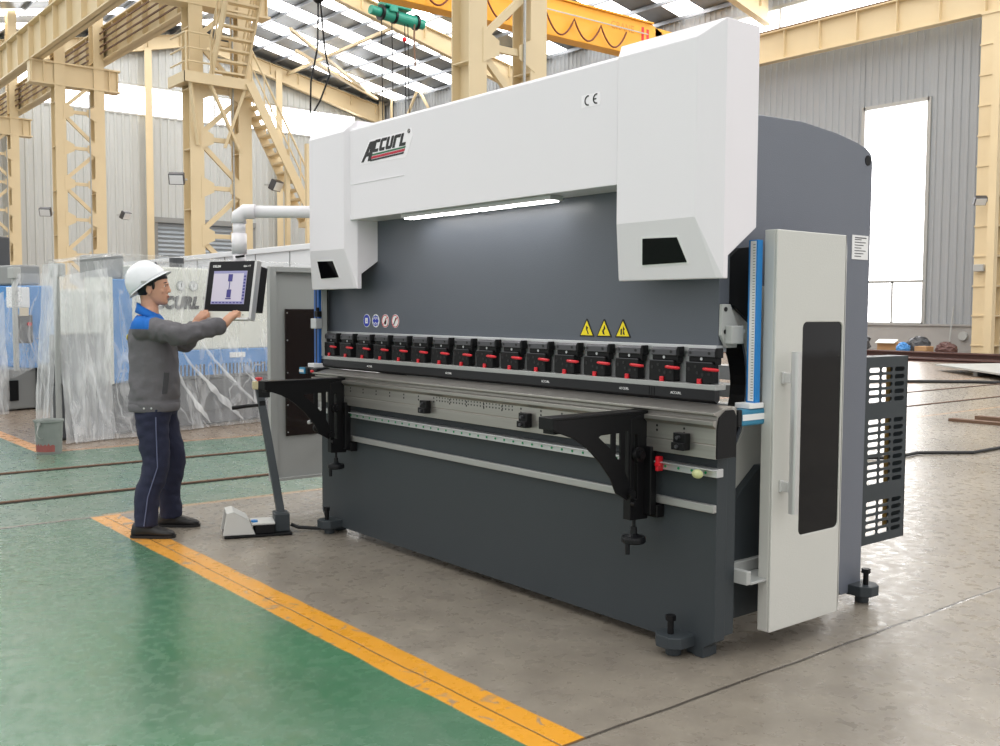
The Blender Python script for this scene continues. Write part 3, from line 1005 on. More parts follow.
# zinc strip and slotted rail
put('lower_strip', MB().box(XL + 0.05, XR + 0.003, 3.345, F - 0.002, 0.647, 0.682), 'zinc', B, bevel=0.004)
rail = put('support_rail', MB().box(XL + 0.03, -2.67, 3.325, F - 0.002, 0.806, 0.842).box(XL + 0.03, -2.67, 3.305, 3.325, 0.836, 0.842), 'alu', B, bevel=0.002)
x = XL + 0.1
while x < -2.72:
    put('green_dot', MB().cyl((x, 3.326, 0.822), (x, 3.3225, 0.822), 0.006, 10), 'greendot', rail)
    x += 0.075
kb = put('rail_end_knob', MB().ellipsoid((-2.745, 3.29, 0.818), 0.028, 0.018, 0.020, 14, 8), mat('amber_plastic', rgb(200, 205, 150), 0.3), rail)
kb['label'] = 'pale amber knob at the right end of the rail'
put('rail_red_stop', MB().box(-2.985, -2.968, 3.29, 3.325, 0.80, 0.865).box(-2.985, -2.955, 3.285, 3.30, 0.822, 0.838), 'red', rail, bevel=0.004)
# the die holder and die
prof = [(3.30, 0.887), (3.30, 0.943), (3.303, 0.944), (3.303, 0.947), (3.30, 0.948), (3.30, 1.015), (3.282, 1.03), (3.282, 1.047), (3.31, 1.052), (3.31, 1.064), (3.288, 1.072), (3.288, 1.082), (3.35, 1.097), (3.405, 1.103), (3.415, 1.085), (3.425, 1.103), (3.435, 1.100), (3.435, 0.887)]
dh = put('die_block', MB().plate(prof, [], 'x', XL + 0.02, -2.66), 'steel', B, bevel=0.0015)
put('die_end_cap', MB().plate([(3.305, 0.889), (3.305, 1.01), (3.315, 1.06), (3.36, 1.09), (3.41, 1.09), (3.43, 1.06), (3.43, 0.889)], [], 'x', -2.66, -2.654), 'black', dh)
hl = MB()
x = XL + 0.2
while x < -2.70:
    for z in (1.002, 0.982):
        hl.cyl((x, 3.2995, z), (x, 3.31, z), 0.006, 8)
    x += 0.155
for i in range(26):
    for z in (1.008, 0.990):
        xx = -4.66 + i * 0.027
        hl.cyl((xx, 3.2995, z), (xx, 3.31, z), 0.005, 8)
put('screw_holes', hl, 'ink', dh)
for xc in (-4.754, -3.863, -2.83):
    cl = put('die_clamp', MB().box(xc - 0.035, xc + 0.035, 3.268, 3.30, 0.912, 0.985).box(xc - 0.035, xc + 0.035, 3.255, 3.268, 0.912, 0.944), 'black', B, bevel=0.003)
    put('clamp_screw', MB().cyl((xc, 3.25, 0.966), (xc, 3.27, 0.966), 0.008, 10).cyl((xc, 3.245, 0.928), (xc, 3.26, 0.928), 0.008, 10), 'clampgrey', cl)

# the ram with clamps and punches
RX0, RX1, RY = -6.27, -2.80, 3.48
put('ram', MB().box(RX0, RX1, RY, RY + 0.07, 1.352, 2.20), 'ram', B, bevel=0.003)
put('clamp_bar', MB().box(RX0, RX1 + 0.005, RY - 0.018, RY + 0.05, 1.325, 1.355).box(RX0 + 0.02, RX1 - 0.03, RY - 0.006, RY + 0.05, 1.165, 1.325), 'alu', B, bevel=0.002)
put('punch_beam', MB().box(RX0 + 0.08, -2.748, 3.400, 3.472, 1.165, 1.188), 'zinc', B, bevel=0.002)
pun = put('punch_strip', MB().plate([(3.397, 1.165), (3.397, 1.122), (3.415, 1.106), (3.432, 1.122), (3.432, 1.165)], [], 'x', RX0 + 0.08, -2.748), 'tool', B, bevel=0.001)
for xk in (-5.62, -4.75, -3.90, -3.34, -3.02):
    tm = text_mesh('ACCURL', 0.016, 0.0004)
    put('punch_lettering', moved(tm, (xk * 0.992, 3.3965, 1.137)), 'signwhite', pun)
put('punch_seams', MB().box(-3.125, -3.122, 3.3955, 3.40, 1.122, 1.162).box(-3.11, -3.107, 3.3955, 3.40, 1.122, 1.162).box(-3.095, -3.092, 3.3955, 3.40, 1.122, 1.162), 'black', pun)
def clamp(cx):
    c = put('tool_clamp', MB().box(cx - 0.151, cx - 0.003, 3.420, 3.466, 1.190, 1.282).box(cx - 0.147, cx + 0.004, 3.436, 3.466, 1.282, 1.310), 'black', B, bevel=0.004)
    put('top_jaw', MB().plate([(3.422, 1.306), (3.422, 1.332), (3.430, 1.342), (3.466, 1.342), (3.466, 1.306)], [], 'x', cx - 0.141, cx + 0.008), 'clampgrey', c, bevel=0.002)
    put('jaw_end', MB().box(cx + 0.008, cx + 0.022, 3.425, 3.466, 1.302, 1.346).box(cx + 0.002, cx + 0.012, 3.43, 3.466, 1.272, 1.304), 'black', c, bevel=0.004)
    for xx, z, r in ((-0.127, 1.322, 0.007), (-0.022, 1.322, 0.007), (-0.132, 1.250, 0.008), (-0.096, 1.262, 0.007), (-0.055, 1.228, 0.008), (-0.085, 1.235, 0.007), (-0.02, 1.232, 0.007)):
        put('screw', MB().cyl((cx + xx, 3.4185 if z < 1.3 else 3.4205, z), (cx + xx, 3.426, z), r, 10), 'ink', c)
    put('bright_screw', MB().cyl((cx - 0.075, 3.4345, 1.296), (cx - 0.075, 3.438, 1.296), 0.007, 10), 'alu', c)
    put('edge_line', MB().box(cx - 0.150, cx - 0.004, 3.419, 3.423, 1.279, 1.283), 'clampgrey', c)
    put('lever', MB().tube([(cx - 0.044, 3.413, 1.254), (cx - 0.03, 3.408, 1.254), (cx + 0.03, 3.404, 1.252), (cx + 0.043, 3.408, 1.252)], [0.006, 0.0075, 0.0075, 0.0055], 12), 'red', c, smooth=True)
    put('latch', MB().box(cx - 0.081, cx - 0.059, 3.412, 3.421, 1.182, 1.210).box(cx - 0.079, cx - 0.061, 3.409, 3.414, 1.186, 1.195), 'red', c, bevel=0.002)
    return c
c0 = clamp(-2.780)
for k in range(1, 16):
    c = c0.copy()
    COL.objects.link(c)
    c.location.x -= 0.2170 * k
    for ch in list(c0.children):
        d_ = ch.copy()
        COL.objects.link(d_)
        d_.parent = c

# upper white covers
BY = 3.29
cov = put('beam_cover', MB().plate([(BY, 2.074), (BY, 2.632), (BY + 0.012, 2.648), (3.60, 2.648), (3.60, 2.30), (3.56, 2.30), (3.56, 2.10), (3.478, 2.10), (3.478, 2.074)], [], 'x', -5.60, -3.24), 'white', B, bevel=0.003)
cov['label'] = 'white beam cover carrying the logo'
put('cover_seam', MB().box(-5.58, -4.98, BY - 0.003, BY + 0.002, 2.292, 2.2965), 'white', cov)
lb = put('work_light', MB().box(-5.05, -3.72, 3.315, 3.40, 2.050, 2.073), 'ltgrey', cov)
for k in range(4):
    put('lamp_tube', MB().box(-5.03 + k * 0.33, -4.73 + k * 0.33, 3.325, 3.39, 2.044, 2.051), 'lamp', lb)

def hood(s, label):
    """cylinder hood; s=+1 right, -1 left; mirrored about the machine's middle"""
    cx = -4.418
    X = lambda a: cx + s * a
    ho, fo, fi, hi, bo, bi = 1.758, 1.661, 1.208, 1.158, 1.728, 1.19
    v = [(X(fo), 3.26, 1.895), (X(fi), 3.26, 1.895), (X(fi), 3.26, 2.63), (X(fo), 3.26, 2.63),
         (X(bo), 3.322, 1.64), (X(bi), 3.322, 1.64),
         (X(ho), 3.33, 1.64), (X(ho), 3.36, 1.64), (X(ho), 3.36, 1.735), (X(ho), 3.545, 1.86), (X(ho), 3.545, 2.70), (X(ho), 3.33, 2.70),
         (X(hi), 3.33, 1.64), (X(hi), 3.36, 1.64), (X(hi), 3.36, 1.735), (X(hi), 3.545, 1.86), (X(hi), 3.545, 2.70), (X(hi), 3.33, 2.70)]
    f_ = [(0, 1, 2, 3), (4, 5, 1, 0), (3, 2, 17, 11), (11, 17, 16, 10),
          (0, 3, 11, 6), (0, 6, 4), (1, 12, 17, 2), (1, 5, 12),
          (6, 11, 10, 9, 8, 7), (12, 13, 14, 15, 16, 17),
          (4, 6, 7, 13, 12, 5), (7, 8, 14, 13), (8, 9, 15, 14), (9, 10, 16, 15)]
    h = put('cylinder_hood', MB().add(v, f_), 'white', B, bevel=0.004)
    h['label'] = label
    # black window on the slanting lower panel
    def S(x, z):
        tt = (1.895 - z) / 0.255
        return (x, 3.26 + 0.062 * tt, z)
    if s > 0:
        q = [(-3.063, 1.822), (-2.868, 1.818), (-2.832, 1.712), (-3.088, 1.708)]
    else:
        q = [(-6.00, 1.826), (-5.80, 1.822), (-5.765, 1.716), (-6.00, 1.712)]
    n = V((0, -0.972, -0.236))
    def slab(pts, off, th):
        a = [V(S(*p)) + n * off for p in pts]
        b_ = [p - n * th for p in a]
        k = len(a)
        return MB().add(a + b_, [tuple(range(k)), tuple(reversed(range(k, 2 * k)))] + [(i, k + i, k + (i + 1) % k, (i + 1) % k) for i in range(k)])
    c = (sum(p[0] for p in q) / 4, sum(p[1] for p in q) / 4)
    big = [(p[0] + (0.009 if p[0] > c[0] else -0.009), p[1] + (0.008 if p[1] > c[1] else -0.008)) for p in q]
    put('window_rim', slab(big, 0.002, 0.004), 'signwhite', h, bevel=0.001)
    put('window', slab(q, 0.005, 0.004), 'glass', h, bevel=0.001)
    return h
hood(1, 'white bevelled hood over the right end')
hood(-1, 'white bevelled hood over the left end')

# logo on the beam cover: slanted letters on stripes
def yslab(pts, y0=BY - 0.003, y1=BY + 0.001):
    return MB().plate(pts, [], 'y', y0, y1)
lg = put('logo_panel', MB().plate([(-5.475, 2.408), (-5.365, 2.545), (-4.965, 2.548), (-4.905, 2.560), (-4.885, 2.515), (-4.955, 2.395)], [], 'y', BY - 0.0012, BY + 0.001), 'stickerwhite', B)
def letters(polys, m_, nm):
    mb = MB()
    for o_, hs in polys:
        mb.plate(o_, hs, 'y', BY - 0.0035, BY - 0.0005)
    put(nm, mb, m_, lg)
sh = 0.42
def sk_(x0, zb, pts):
    return [(x0 + x + (z) * sh, zb + z) for x, z in pts]
pol = []
# tall A
pol.append((sk_(-5.455, 2.418, [(0, 0), (0.025, 0), (0.046, 0.03), (0.075, 0.03), (0.075, 0), (0.112, 0), (0.112, 0.115), (0.055, 0.115)]), [sk_(-5.455, 2.418, [(0.062, 0.052), (0.075, 0.052), (0.075, 0.085)])]))
hgt = 0.072
zb = 2.465
x = -5.325
def C_(x):
    return (sk_(x, zb, [(0.01, 0), (0.06, 0), (0.06, 0.018), (0.024, 0.018), (0.024, hgt - 0.018), (0.064, hgt - 0.018), (0.064, hgt), (0.01, hgt), (0, hgt - 0.01), (0, 0.01)]), [])
pol.append(C_(x))
pol.append(C_(x + 0.072))
pol.append((sk_(x + 0.144, zb, [(0.01, 0), (0.06, 0), (0.07, 0.01), (0.07, hgt), (0.046, hgt), (0.046, 0.018), (0.024, 0.018), (0.024, hgt), (0, hgt), (0, 0.01)]), []))
pol.append((sk_(x + 0.222, zb, [(0, 0), (0.024, 0), (0.024, hgt - 0.018), (0.066, hgt - 0.018), (0.066, hgt), (0.008, hgt), (0, hgt - 0.008)]), []))
pol.append((sk_(x + 0.296, zb, [(0, 0), (0.064, 0), (0.064, 0.018), (0.024, 0.018), (0.024, hgt), (0, hgt)]), []))
letters(pol, 'ink', 'letters')
letters([([(-5.33, 2.446), (-4.965, 2.450), (-4.958, 2.460), (-5.325, 2.456)], [])], 'green', 'green_stripe')
letters([([(-5.34, 2.428), (-4.975, 2.432), (-4.966, 2.446), (-5.332, 2.442)], [])], 'logored', 'red_stripe')
letters([([(-5.35, 2.414), (-4.985, 2.418), (-4.976, 2.428), (-5.342, 2.424)], [])], 'ink', 'dark_stripe')
rg = arc(-4.925, 2.542, 0.013, 0, 360, 16)[:-1]
letters([(rg, [arc(-4.925, 2.542, 0.009, 0, 360, 16)[:-1]])], 'ink', 'registered_ring')
put('registered_letter', moved(text_mesh('R', 0.016, 0.0005), (-4.930, BY - 0.002, 2.536)), 'ink', lg)
# CE mark
ce = put('ce_plate', yslab([(-3.475, 2.450), (-3.35, 2.450), (-3.35, 2.508), (-3.475, 2.508)], BY - 0.0012), 'stickerwhite', B)
def ring_arc(cx, cz, r, a0, a1, w):
    o_ = arc(cx, cz, r, a0, a1, 14)
    i_ = list(reversed(arc(cx, cz, r - w, a0, a1, 14)))
    return (o_ + i_, [])
mb = MB()
for o_, hs in (ring_arc(-3.430, 2.480, 0.024, 80, 280, 0.0065), ring_arc(-3.374, 2.480, 0.024, 80, 280, 0.0065), ([(-3.396, 2.477), (-3.376, 2.477), (-3.376, 2.483), (-3.396, 2.483)], [])):
    mb.plate(o_, hs, 'y', BY - 0.003, BY - 0.0008)
put('ce_letters', mb, 'ink', ce)

# safety signs on the ram
def disc(x, z, base, kind):
    r = 0.043
    o = put('safety_disc', MB().cyl((x, RY - 0.002, z), (x, RY + 0.001, z), r, 28), 'signwhite', B)
    y0, y1 = RY - 0.0035, RY - 0.0015
    if kind == 'manual':
        put('disc_face', MB().cyl((x, y0, z), (x, y1, z), 0.039, 28), 'signblue', o)
        put('pictogram', MB().plate([(x - 0.016, z - 0.018), (x + 0.016, z - 0.018), (x + 0.016, z + 0.018), (x - 0.016, z + 0.018)], [[(x - 0.004, z - 0.006), (x + 0.010, z - 0.006), (x + 0.010, z - 0.002), (x, z - 0.002), (x, z + 0.008), (x - 0.004, z + 0.008)]], 'y', y0 - 0.001, y0), 'signwhite', o)
    elif kind == 'goggles':
        mb = MB()
        for sx in (-1, 1):
            for sz in (-1, 1):
                mb.plate(*[arc(x + sx * 0.016, z + sz * 0.019, 0.013, 0, 360, 14)[:-1], [arc(x + sx * 0.016, z + sz * 0.019, 0.007, 0, 360, 14)[:-1]]], 'y', y0, y1)
        mb.box(x - 0.034, x + 0.034, y0, y1, z - 0.008, z + 0.008).box(x - 0.006, x + 0.006, y0, y1, z - 0.036, z - 0.026).box(x - 0.006, x + 0.006, y0, y1, z + 0.026, z + 0.036)
        put('pictogram', mb, 'signblue', o)
    else:
        put('ban_ring', MB().plate(arc(x, z, 0.040, 0, 360, 28)[:-1], [arc(x, z, 0.035, 0, 360, 28)[:-1]], 'y', y0, y1).bar((x - 0.026, RY - 0.0025, z - 0.026), (x + 0.026, RY - 0.0025, z + 0.026), 0.003, 0.004, (0, 1, 0)), 'logored', o)
        if kind == 'hand':
            put('pictogram', MB().plate([(x - 0.008, z - 0.022), (x + 0.010, z - 0.022), (x + 0.014, z), (x + 0.006, z + 0.020), (x + 0.002, z + 0.004), (x - 0.010, z - 0.006)], [], 'y', y0, y1 - 0.0003), 'ink', o)
        else:
            put('pictogram', MB().bar((x - 0.014, RY - 0.0028, z - 0.022), (x + 0.014, RY - 0.0028, z + 0.022), 0.003, 0.010, (0, 1, 0)), 'clampgrey', o)
kx = RY / 3.37
for x_, k_ in ((-5.53, 'manual'), (-5.422, 'goggles'), (-5.311, 'hand'), (-5.197, 'rod')):
    disc(x_ * kx, 1.434, None, k_)
for x_, k_ in ((-3.507, 0), (-3.389, 1), (-3.266, 2)):
    x_ *= kx
    z0 = 1.376
    o = put('warning_triangle', MB().plate([(x_ - 0.052, z0), (x_ + 0.052, z0), (x_ + 0.050, z0 + 0.006), (x_ + 0.004, z0 + 0.088), (x_ - 0.004, z0 + 0.088), (x_ - 0.050, z0 + 0.006)], [], 'y', RY - 0.002, RY + 0.001), 'ink', B)
    put('yellow_face', MB().plate([(x_ - 0.042, z0 + 0.007), (x_ + 0.042, z0 + 0.007), (x_, z0 + 0.079)], [], 'y', RY - 0.0032, RY - 0.0015), 'yellow', o)
    if k_ == 0:
        pg = [[(x_ - 0.004, z0 + 0.055), (x_ + 0.010, z0 + 0.045), (x_ + 0.004, z0 + 0.036), (x_ + 0.016, z0 + 0.012), (x_ + 0.010, z0 + 0.012), (x_ - 0.004, z0 + 0.036)]]
    elif k_ == 1:
        pg = [[(x_ + 0.002, z0 + 0.060), (x_ + 0.010, z0 + 0.042), (x_ - 0.002, z0 + 0.030), (x_ + 0.006, z0 + 0.012), (x_ - 0.006, z0 + 0.014), (x_ - 0.012, z0 + 0.030), (x_ - 0.002, z0 + 0.042)]]
    else:
        pg = [[(x_ - 0.014, z0 + 0.040), (x_ - 0.004, z0 + 0.044), (x_ - 0.006, z0 + 0.014), (x_ - 0.014, z0 + 0.014)], [(x_ + 0.002, z0 + 0.056), (x_ + 0.014, z0 + 0.040), (x_ + 0.006, z0 + 0.034), (x_ + 0.014, z0 + 0.014), (x_ + 0.002, z0 + 0.016)]]
    mb = MB()
    for p in pg:
        mb.plate(p, [], 'y', RY - 0.0042, RY - 0.0028)
    put('pictogram', mb, 'ink', o)

# side frames with throat
top = [(3.56, 2.36), (3.82, 2.394), (4.136, 2.403), (4.42, 2.382), (4.60, 2.356), (4.69, 2.335), (4.735, 2.31), (4.75, 2.27)]
def throat(apex, zb_, zt_, y0, n=16):
    cz = (zb_ + zt_) / 2
    return [(y0 + (apex - y0) * math.sin(PI * i / n), cz - (zt_ - zb_) / 2 * math.cos(PI * i / n)) for i in range(n + 1)]
for s, xa, xb, lab in ((1, -2.866, -2.85, 'dark grey side frame at the right end'), (-1, -5.99, -5.974, None)):
    outer = [(3.58, 0.05)] + throat(3.76, 0.85, 1.50, 3.56) + top + [(4.74, 0.05), (4.56, 0.05), (4.5, 0.12), (3.7, 0.12), (3.66, 0.05)]
    fr_ = put('side_frame', MB().plate(outer, [], 'x', xa, xb), 'frame', B, bevel=0.003)
    if lab:
        fr_['label'] = lab
    put('lifting_eye', MB().cyl((xa - 0.002, 4.705, 2.275), (xb + 0.003, 4.705, 2.275), 0.026, 20), 'black', fr_)
    ring_o = [(3.60, 0.80), (3.95, 0.80), (3.95, 1.62), (3.60, 1.62)] + list(reversed(throat(3.765, 0.93, 1.40, 3.60)))
    put('inner_frame', MB().plate(ring_o, [], 'x', xa - 0.09 if s > 0 else xb + 0.001, xa - 0.001 if s > 0 else xb + 0.09), 'black', B)
tp = [(3.555, 0.57), (3.612, 0.61), (3.833, 0.775), (3.90, 0.85), (3.90, 1.62), (3.72, 1.62), (3.66, 1.54)] + [p for p in reversed(throat(3.755, 0.862, 1.47, 3.60))] + [(3.575, 0.862), (3.575, 0.745), (3.605, 0.745), (3.61, 0.735), (3.555, 0.69)]
tpo = put('throat_plate', MB().plate(tp, [], 'x', -2.849, -2.841), 'door', B, bevel=0.002)
tpo['label'] = 'light grey plate around the throat'
# dark upper cover at the throat's top
dk = put('throat_cover', MB().plate([(3.50, 1.53), (3.60, 1.53), (3.725, 1.45), (3.725, 1.795), (3.63, 1.785), (3.50, 1.70)], [], 'x', -2.832, -2.815), 'blackp', B, bevel=0.002)
sl = MB()
for i in range(5):
    sl.box(-2.816, -2.812, 3.53, 3.565, 1.56 + i * 0.035, 1.575 + i * 0.035)
put('cover_slots', sl, 'ink', dk)
# white bracket and sensor block at the ram's right end
wb = put('ram_bracket', MB().plate([(3.478, 1.535), (3.535, 1.535), (3.585, 1.445), (3.585, 1.345), (3.512, 1.345), (3.475, 1.40)], [], 'x', -2.796, -2.78), 'ltgrey', B, bevel=0.003)
put('bracket_bolt', MB().cyl((-2.782, 3.50, 1.513), (-2.776, 3.50, 1.513), 0.010, 12).cyl((-2.782, 3.50, 1.415), (-2.776, 3.50, 1.415), 0.010, 12), 'ink', wb)
put('sensor_block', MB().box(-2.782, -2.745, 3.50, 3.585, 1.362, 1.442), 'ltgrey', wb, bevel=0.005)
put('sensor_tip', MB().box(-2.765, -2.75, 3.58, 3.60, 1.41, 1.425), 'signwhite', wb)
# back gauge beams glimpsed through the throat
put('back_gauge', MB().box(-5.8, -2.96, 3.80, 3.90, 1.10, 1.16).box(-5.8, -2.96, 3.95, 4.05, 1.17, 1.24).box(-5.8, -2.96, 3.85, 3.95, 1.0, 1.06), 'alu', B, bevel=0.004)
# spec plate on the right frame
sp_ = put('spec_plate', MB().box(-2.85, -2.847, 4.578, 4.725, 1.771, 1.893), 'signwhite', B)
tl = MB()
for i in range(7):
    tl.box(-2.8475, -2.846, 4.60, 4.66 + 0.04 * ((i * 7) % 3) / 2, 1.785 + i * 0.014, 1.789 + i * 0.014)
tl.box(-2.8475, -2.846, 4.60, 4.705, 1.878, 1.883)
put('printed_lines', tl, 'clampgrey', sp_)

# slotted rear guard
slots = []
def slot(y0, y1, z, h=0.025):
    r = h / 2
    return arc(y1 - r, z, r, -90, 90, 5) + arc(y0 + r, z, r, 90, 270, 5)
zs = [1.198 - i * 0.0400 for i in range(5)] + [0.923 - i * 0.0400 for i in range(9)] + [0.486 - i * 0.0395 for i in range(5)]
for z in zs:
    for (a, b_) in ((4.805, 4.915), (4.925, 5.035), (5.055, 5.155)):
        slots.append(slot(a, b_, z))
gdp = put('rear_guard', MB().plate([(4.74, 0.27), (5.19, 0.27), (5.19, 1.262), (4.74, 1.262)], slots, 'x', -2.875, -2.868).box(-2.985, -2.868, 4.74, 5.19, 1.262, 1.268), 'dark', B)
gdp['label'] = 'dark slotted guard box at the rear corner'
put('guard_back', MB().box(-2.965, -2.868, 5.183, 5.19, 0.27, 1.262), 'dark', gdp)
put('guard_lining', MB().box(-2.985, -2.965, 5.17, 5.19, 0.30, 1.22), mat('ochre_lining', rgb(150, 120, 60), 0.6), gdp)

# right side door
DX = -2.62
dwin = rrect(3.836, 4.175, 0.495, 1.462, 0.03)
dr = put('side_door', MB().plate([(3.64, 0.095), (4.165, 0.095), (4.165, 1.857), (3.64, 1.857)], [rrect(3.840, 4.152, 0.500, 1.458, 0.03)], 'x', DX - 0.012, DX)
         .box(DX - 0.066, DX - 0.012, 3.64, 3.655, 0.095, 1.857)
         .box(DX - 0.066, DX - 0.012, 3.655, 4.165, 1.842, 1.857).box(DX - 0.066, DX - 0.012, 3.655, 4.165, 0.095, 0.110)
         .add([(DX, 4.165, 0.095), (DX, 4.165, 1.857), (DX - 0.045, 4.245, 1.80), (DX - 0.045, 4.245, 0.16), (DX - 0.012, 4.16, 0.095), (DX - 0.012, 4.16, 1.857), (DX - 0.055, 4.24, 1.80), (DX - 0.055, 4.24, 0.16)],
              [(0, 1, 2, 3), (4, 7, 6, 5), (0, 3, 7, 4), (1, 5, 6, 2), (2, 6, 7, 3)]), 'door', B, bevel=0.004)
dr['label'] = 'tall white side door with a tinted window'
put('door_window', MB().box(DX - 0.03, DX - 0.006, 3.83, 4.162, 0.49, 1.468), 'glass', dr)
hd = put('door_handle', MB().plate(rrect(DX + 0.040, DX + 0.078, 3.692, 3.732, 0.012), [], 'z', 0.625, 1.331), 'silver', dr)
for z in (0.740, 1.216):
    put('handle_bracket', MB().box(DX, DX + 0.012, 3.685, 3.71, z - 0.026, z + 0.026).box(DX + 0.010, DX + 0.045, 3.69, 3.73, z - 0.022, z + 0.022), 'silver', hd, bevel=0.003)
put('door_frame_rail', MB().box(-2.80, -2.77, 3.50, 4.05, 0.335, 0.385).box(-2.80, -2.64, 3.50, 3.53, 0.325, 0.385).box(-2.80, -2.64, 3.53, 3.75, 0.322, 0.334), 'ltgrey', B, bevel=0.003)
put('door_hinge', MB().box(-2.85, DX - 0.05, 4.19, 4.23, 1.60, 1.70).box(-2.85, DX - 0.05, 4.19, 4.23, 0.30, 0.40), 'zinc', B)

# laser guard columns
def laser(x, y, z0, z1, side):
    hw = 0.024 if side > 0 else 0.034
    c = put('laser_column', MB().box(x - hw, x + hw, y - 0.02, y + 0.015, z0, z1), 'blue' if side > 0 else 'dblue', B, bevel=0.002)
    c['label'] = 'blue laser guard column ' + ('with a white ruler' if side > 0 else 'under the left hood')
    if side > 0:
        put('ruler', MB().box(x - 0.012, x + 0.016, y - 0.0225, y - 0.0195, z0 + 0.01, z1 - 0.005), 'signwhite', c)
        tk = MB()
        n = 56
        for i in range(n):
            z = z0 + 0.02 + i * (z1 - z0 - 0.03) / n
            tk.box(x + 0.002, x + 0.014, y - 0.0235, y - 0.0220, z, z + 0.002)
        put('ruler_marks', tk, 'ink', c)
    else:
        put('groove', MB().box(x - 0.006, x + 0.006, y - 0.022, y - 0.0195, z0, z1), 'ink', c)
    return c
lr = laser(-2.70, 3.60, 1.105, 1.812, 1)
put('carriage_plate', MB().box(-2.745, -2.665, 3.53, 3.63, 1.085, 1.108), 'signwhite', lr, bevel=0.003)
bd = put('laser_body', MB().obox((-2.70, 3.575, 1.048), (0.03, 0, 0), (0, 0.09, 0), (0, 0, 0.036)), mat('laser_teal_blue', rgb(50, 130, 165), 0.35), lr, bevel=0.01)
put('laser_cap', MB().obox((-2.70, 3.472, 1.048), (0.031, 0, 0), (0, 0.016, 0), (0, 0, 0.037)), 'blackp', lr, bevel=0.006)
lbp = put('laser_label', MB().box(-2.6705, -2.6685, 3.49, 3.655, 1.036, 1.062), 'signwhite', lr)
ll = laser(-6.215, 3.40, 1.13, 1.76, -1)
put('encoder_block', MB().box(-6.215, -6.14, 3.335, 3.385, 1.375, 1.445), 'alu', ll, bevel=0.004)
put('encoder_cap', MB().box(-6.19, -6.145, 3.35, 3.385, 1.455, 1.495).cyl((-6.16, 3.36, 1.495), (-6.16, 3.36, 1.52), 0.012, 10), 'black', ll, bevel=0.003)
put('carriage_plate', MB().box(-6.25, -6.16, 3.33, 3.44, 1.105, 1.135), 'signwhite', ll, bevel=0.003)
put('laser_body', MB().box(-6.27, -6.16, 3.28, 3.40, 1.064, 1.110), 'blackp', ll, bevel=0.008)
put('laser_face', MB().box(-6.262, -6.19, 3.272, 3.281, 1.066, 1.108), mat('laser_blue_face', rgb(60, 140, 180), 0.4), ll)
put('laser_label', MB().box(-6.258, -6.20, 3.268, 3.273, 1.076, 1.094), 'signwhite', ll)
put('laser_lens', MB().box(-6.16, -6.06, 3.29, 3.40, 1.064, 1.108), 'blackp', ll, bevel=0.008)
put('lens_red', MB().ellipsoid((-6.11, 3.287, 1.086), 0.022, 0.008, 0.010, 12, 8), 'red', ll)
put('laser_arm', MB().box(-6.25, -6.21, 3.415, 3.47, 1.10, 1.76), 'black', ll)
put('white_edge', MB().box(-6.180, -6.172, 3.40, 3.44, 1.13, 1.76), 'ltgrey', ll)

# left side door seen from inside, standing open beside the left end
LX = -7.0
ld = put('open_door', MB().plate([(3.415, 0.19), (4.05, 0.19), (4.05, 1.83), (3.415, 1.83)], [], 'x', LX - 0.05, LX - 0.04)
         .box(LX - 0.04, LX, 3.415, 3.47, 0.19, 1.83).box(LX - 0.04, LX, 3.47, 4.05, 1.79, 1.83).box(LX - 0.04, LX, 3.47, 4.05, 0.19, 0.21), 'ltgrey', B, bevel=0.003)
ld['label'] = 'pale grey door standing open at the left end'
lw_ = put('door_window', MB().box(LX - 0.038, LX - 0.025, 3.555, 3.83, 0.53, 1.51), 'brownglass', ld, bevel=0.002)
sc_ = MB()
for z in (0.56, 0.77, 1.02, 1.27, 1.48):
    sc_.cyl((LX - 0.026, 3.57, z), (LX - 0.022, 3.57, z), 0.006, 8)
put('window_screws', sc_, 'alu', lw_)
put('door_arm', MB().box(LX - 0.04, -5.99, 4.0, 4.05, 0.5, 0.56).box(LX - 0.04, -5.99, 4.0, 4.05, 1.5, 1.56), 'ltgrey', B)
# hoses at the left end
put('hose_bundle', MB().tube([(-6.25, 3.42, 0.74), (-6.20, 3.36, 0.68), (-6.16, 3.36, 0.66), (-6.12, 3.42, 0.70)], 0.016, 8).ellipsoid((-6.22, 3.36, 0.74), 0.03, 0.03, 0.025, 10, 8).ellipsoid((-6.16, 3.35, 0.69), 0.03, 0.03, 0.03, 10, 8), 'black', B, smooth=True)
put('hose_fitting', MB().cyl((-6.20, 3.34, 0.76), (-6.14, 3.34, 0.75), 0.014, 10).cyl((-6.26, 3.34, 0.72), (-6.22, 3.34, 0.73), 0.014, 10), 'alu', B)
put('left_panel', MB().box(-6.30, -6.15, 3.45, 3.47, 0.62, 1.05), 'ltgrey', B)

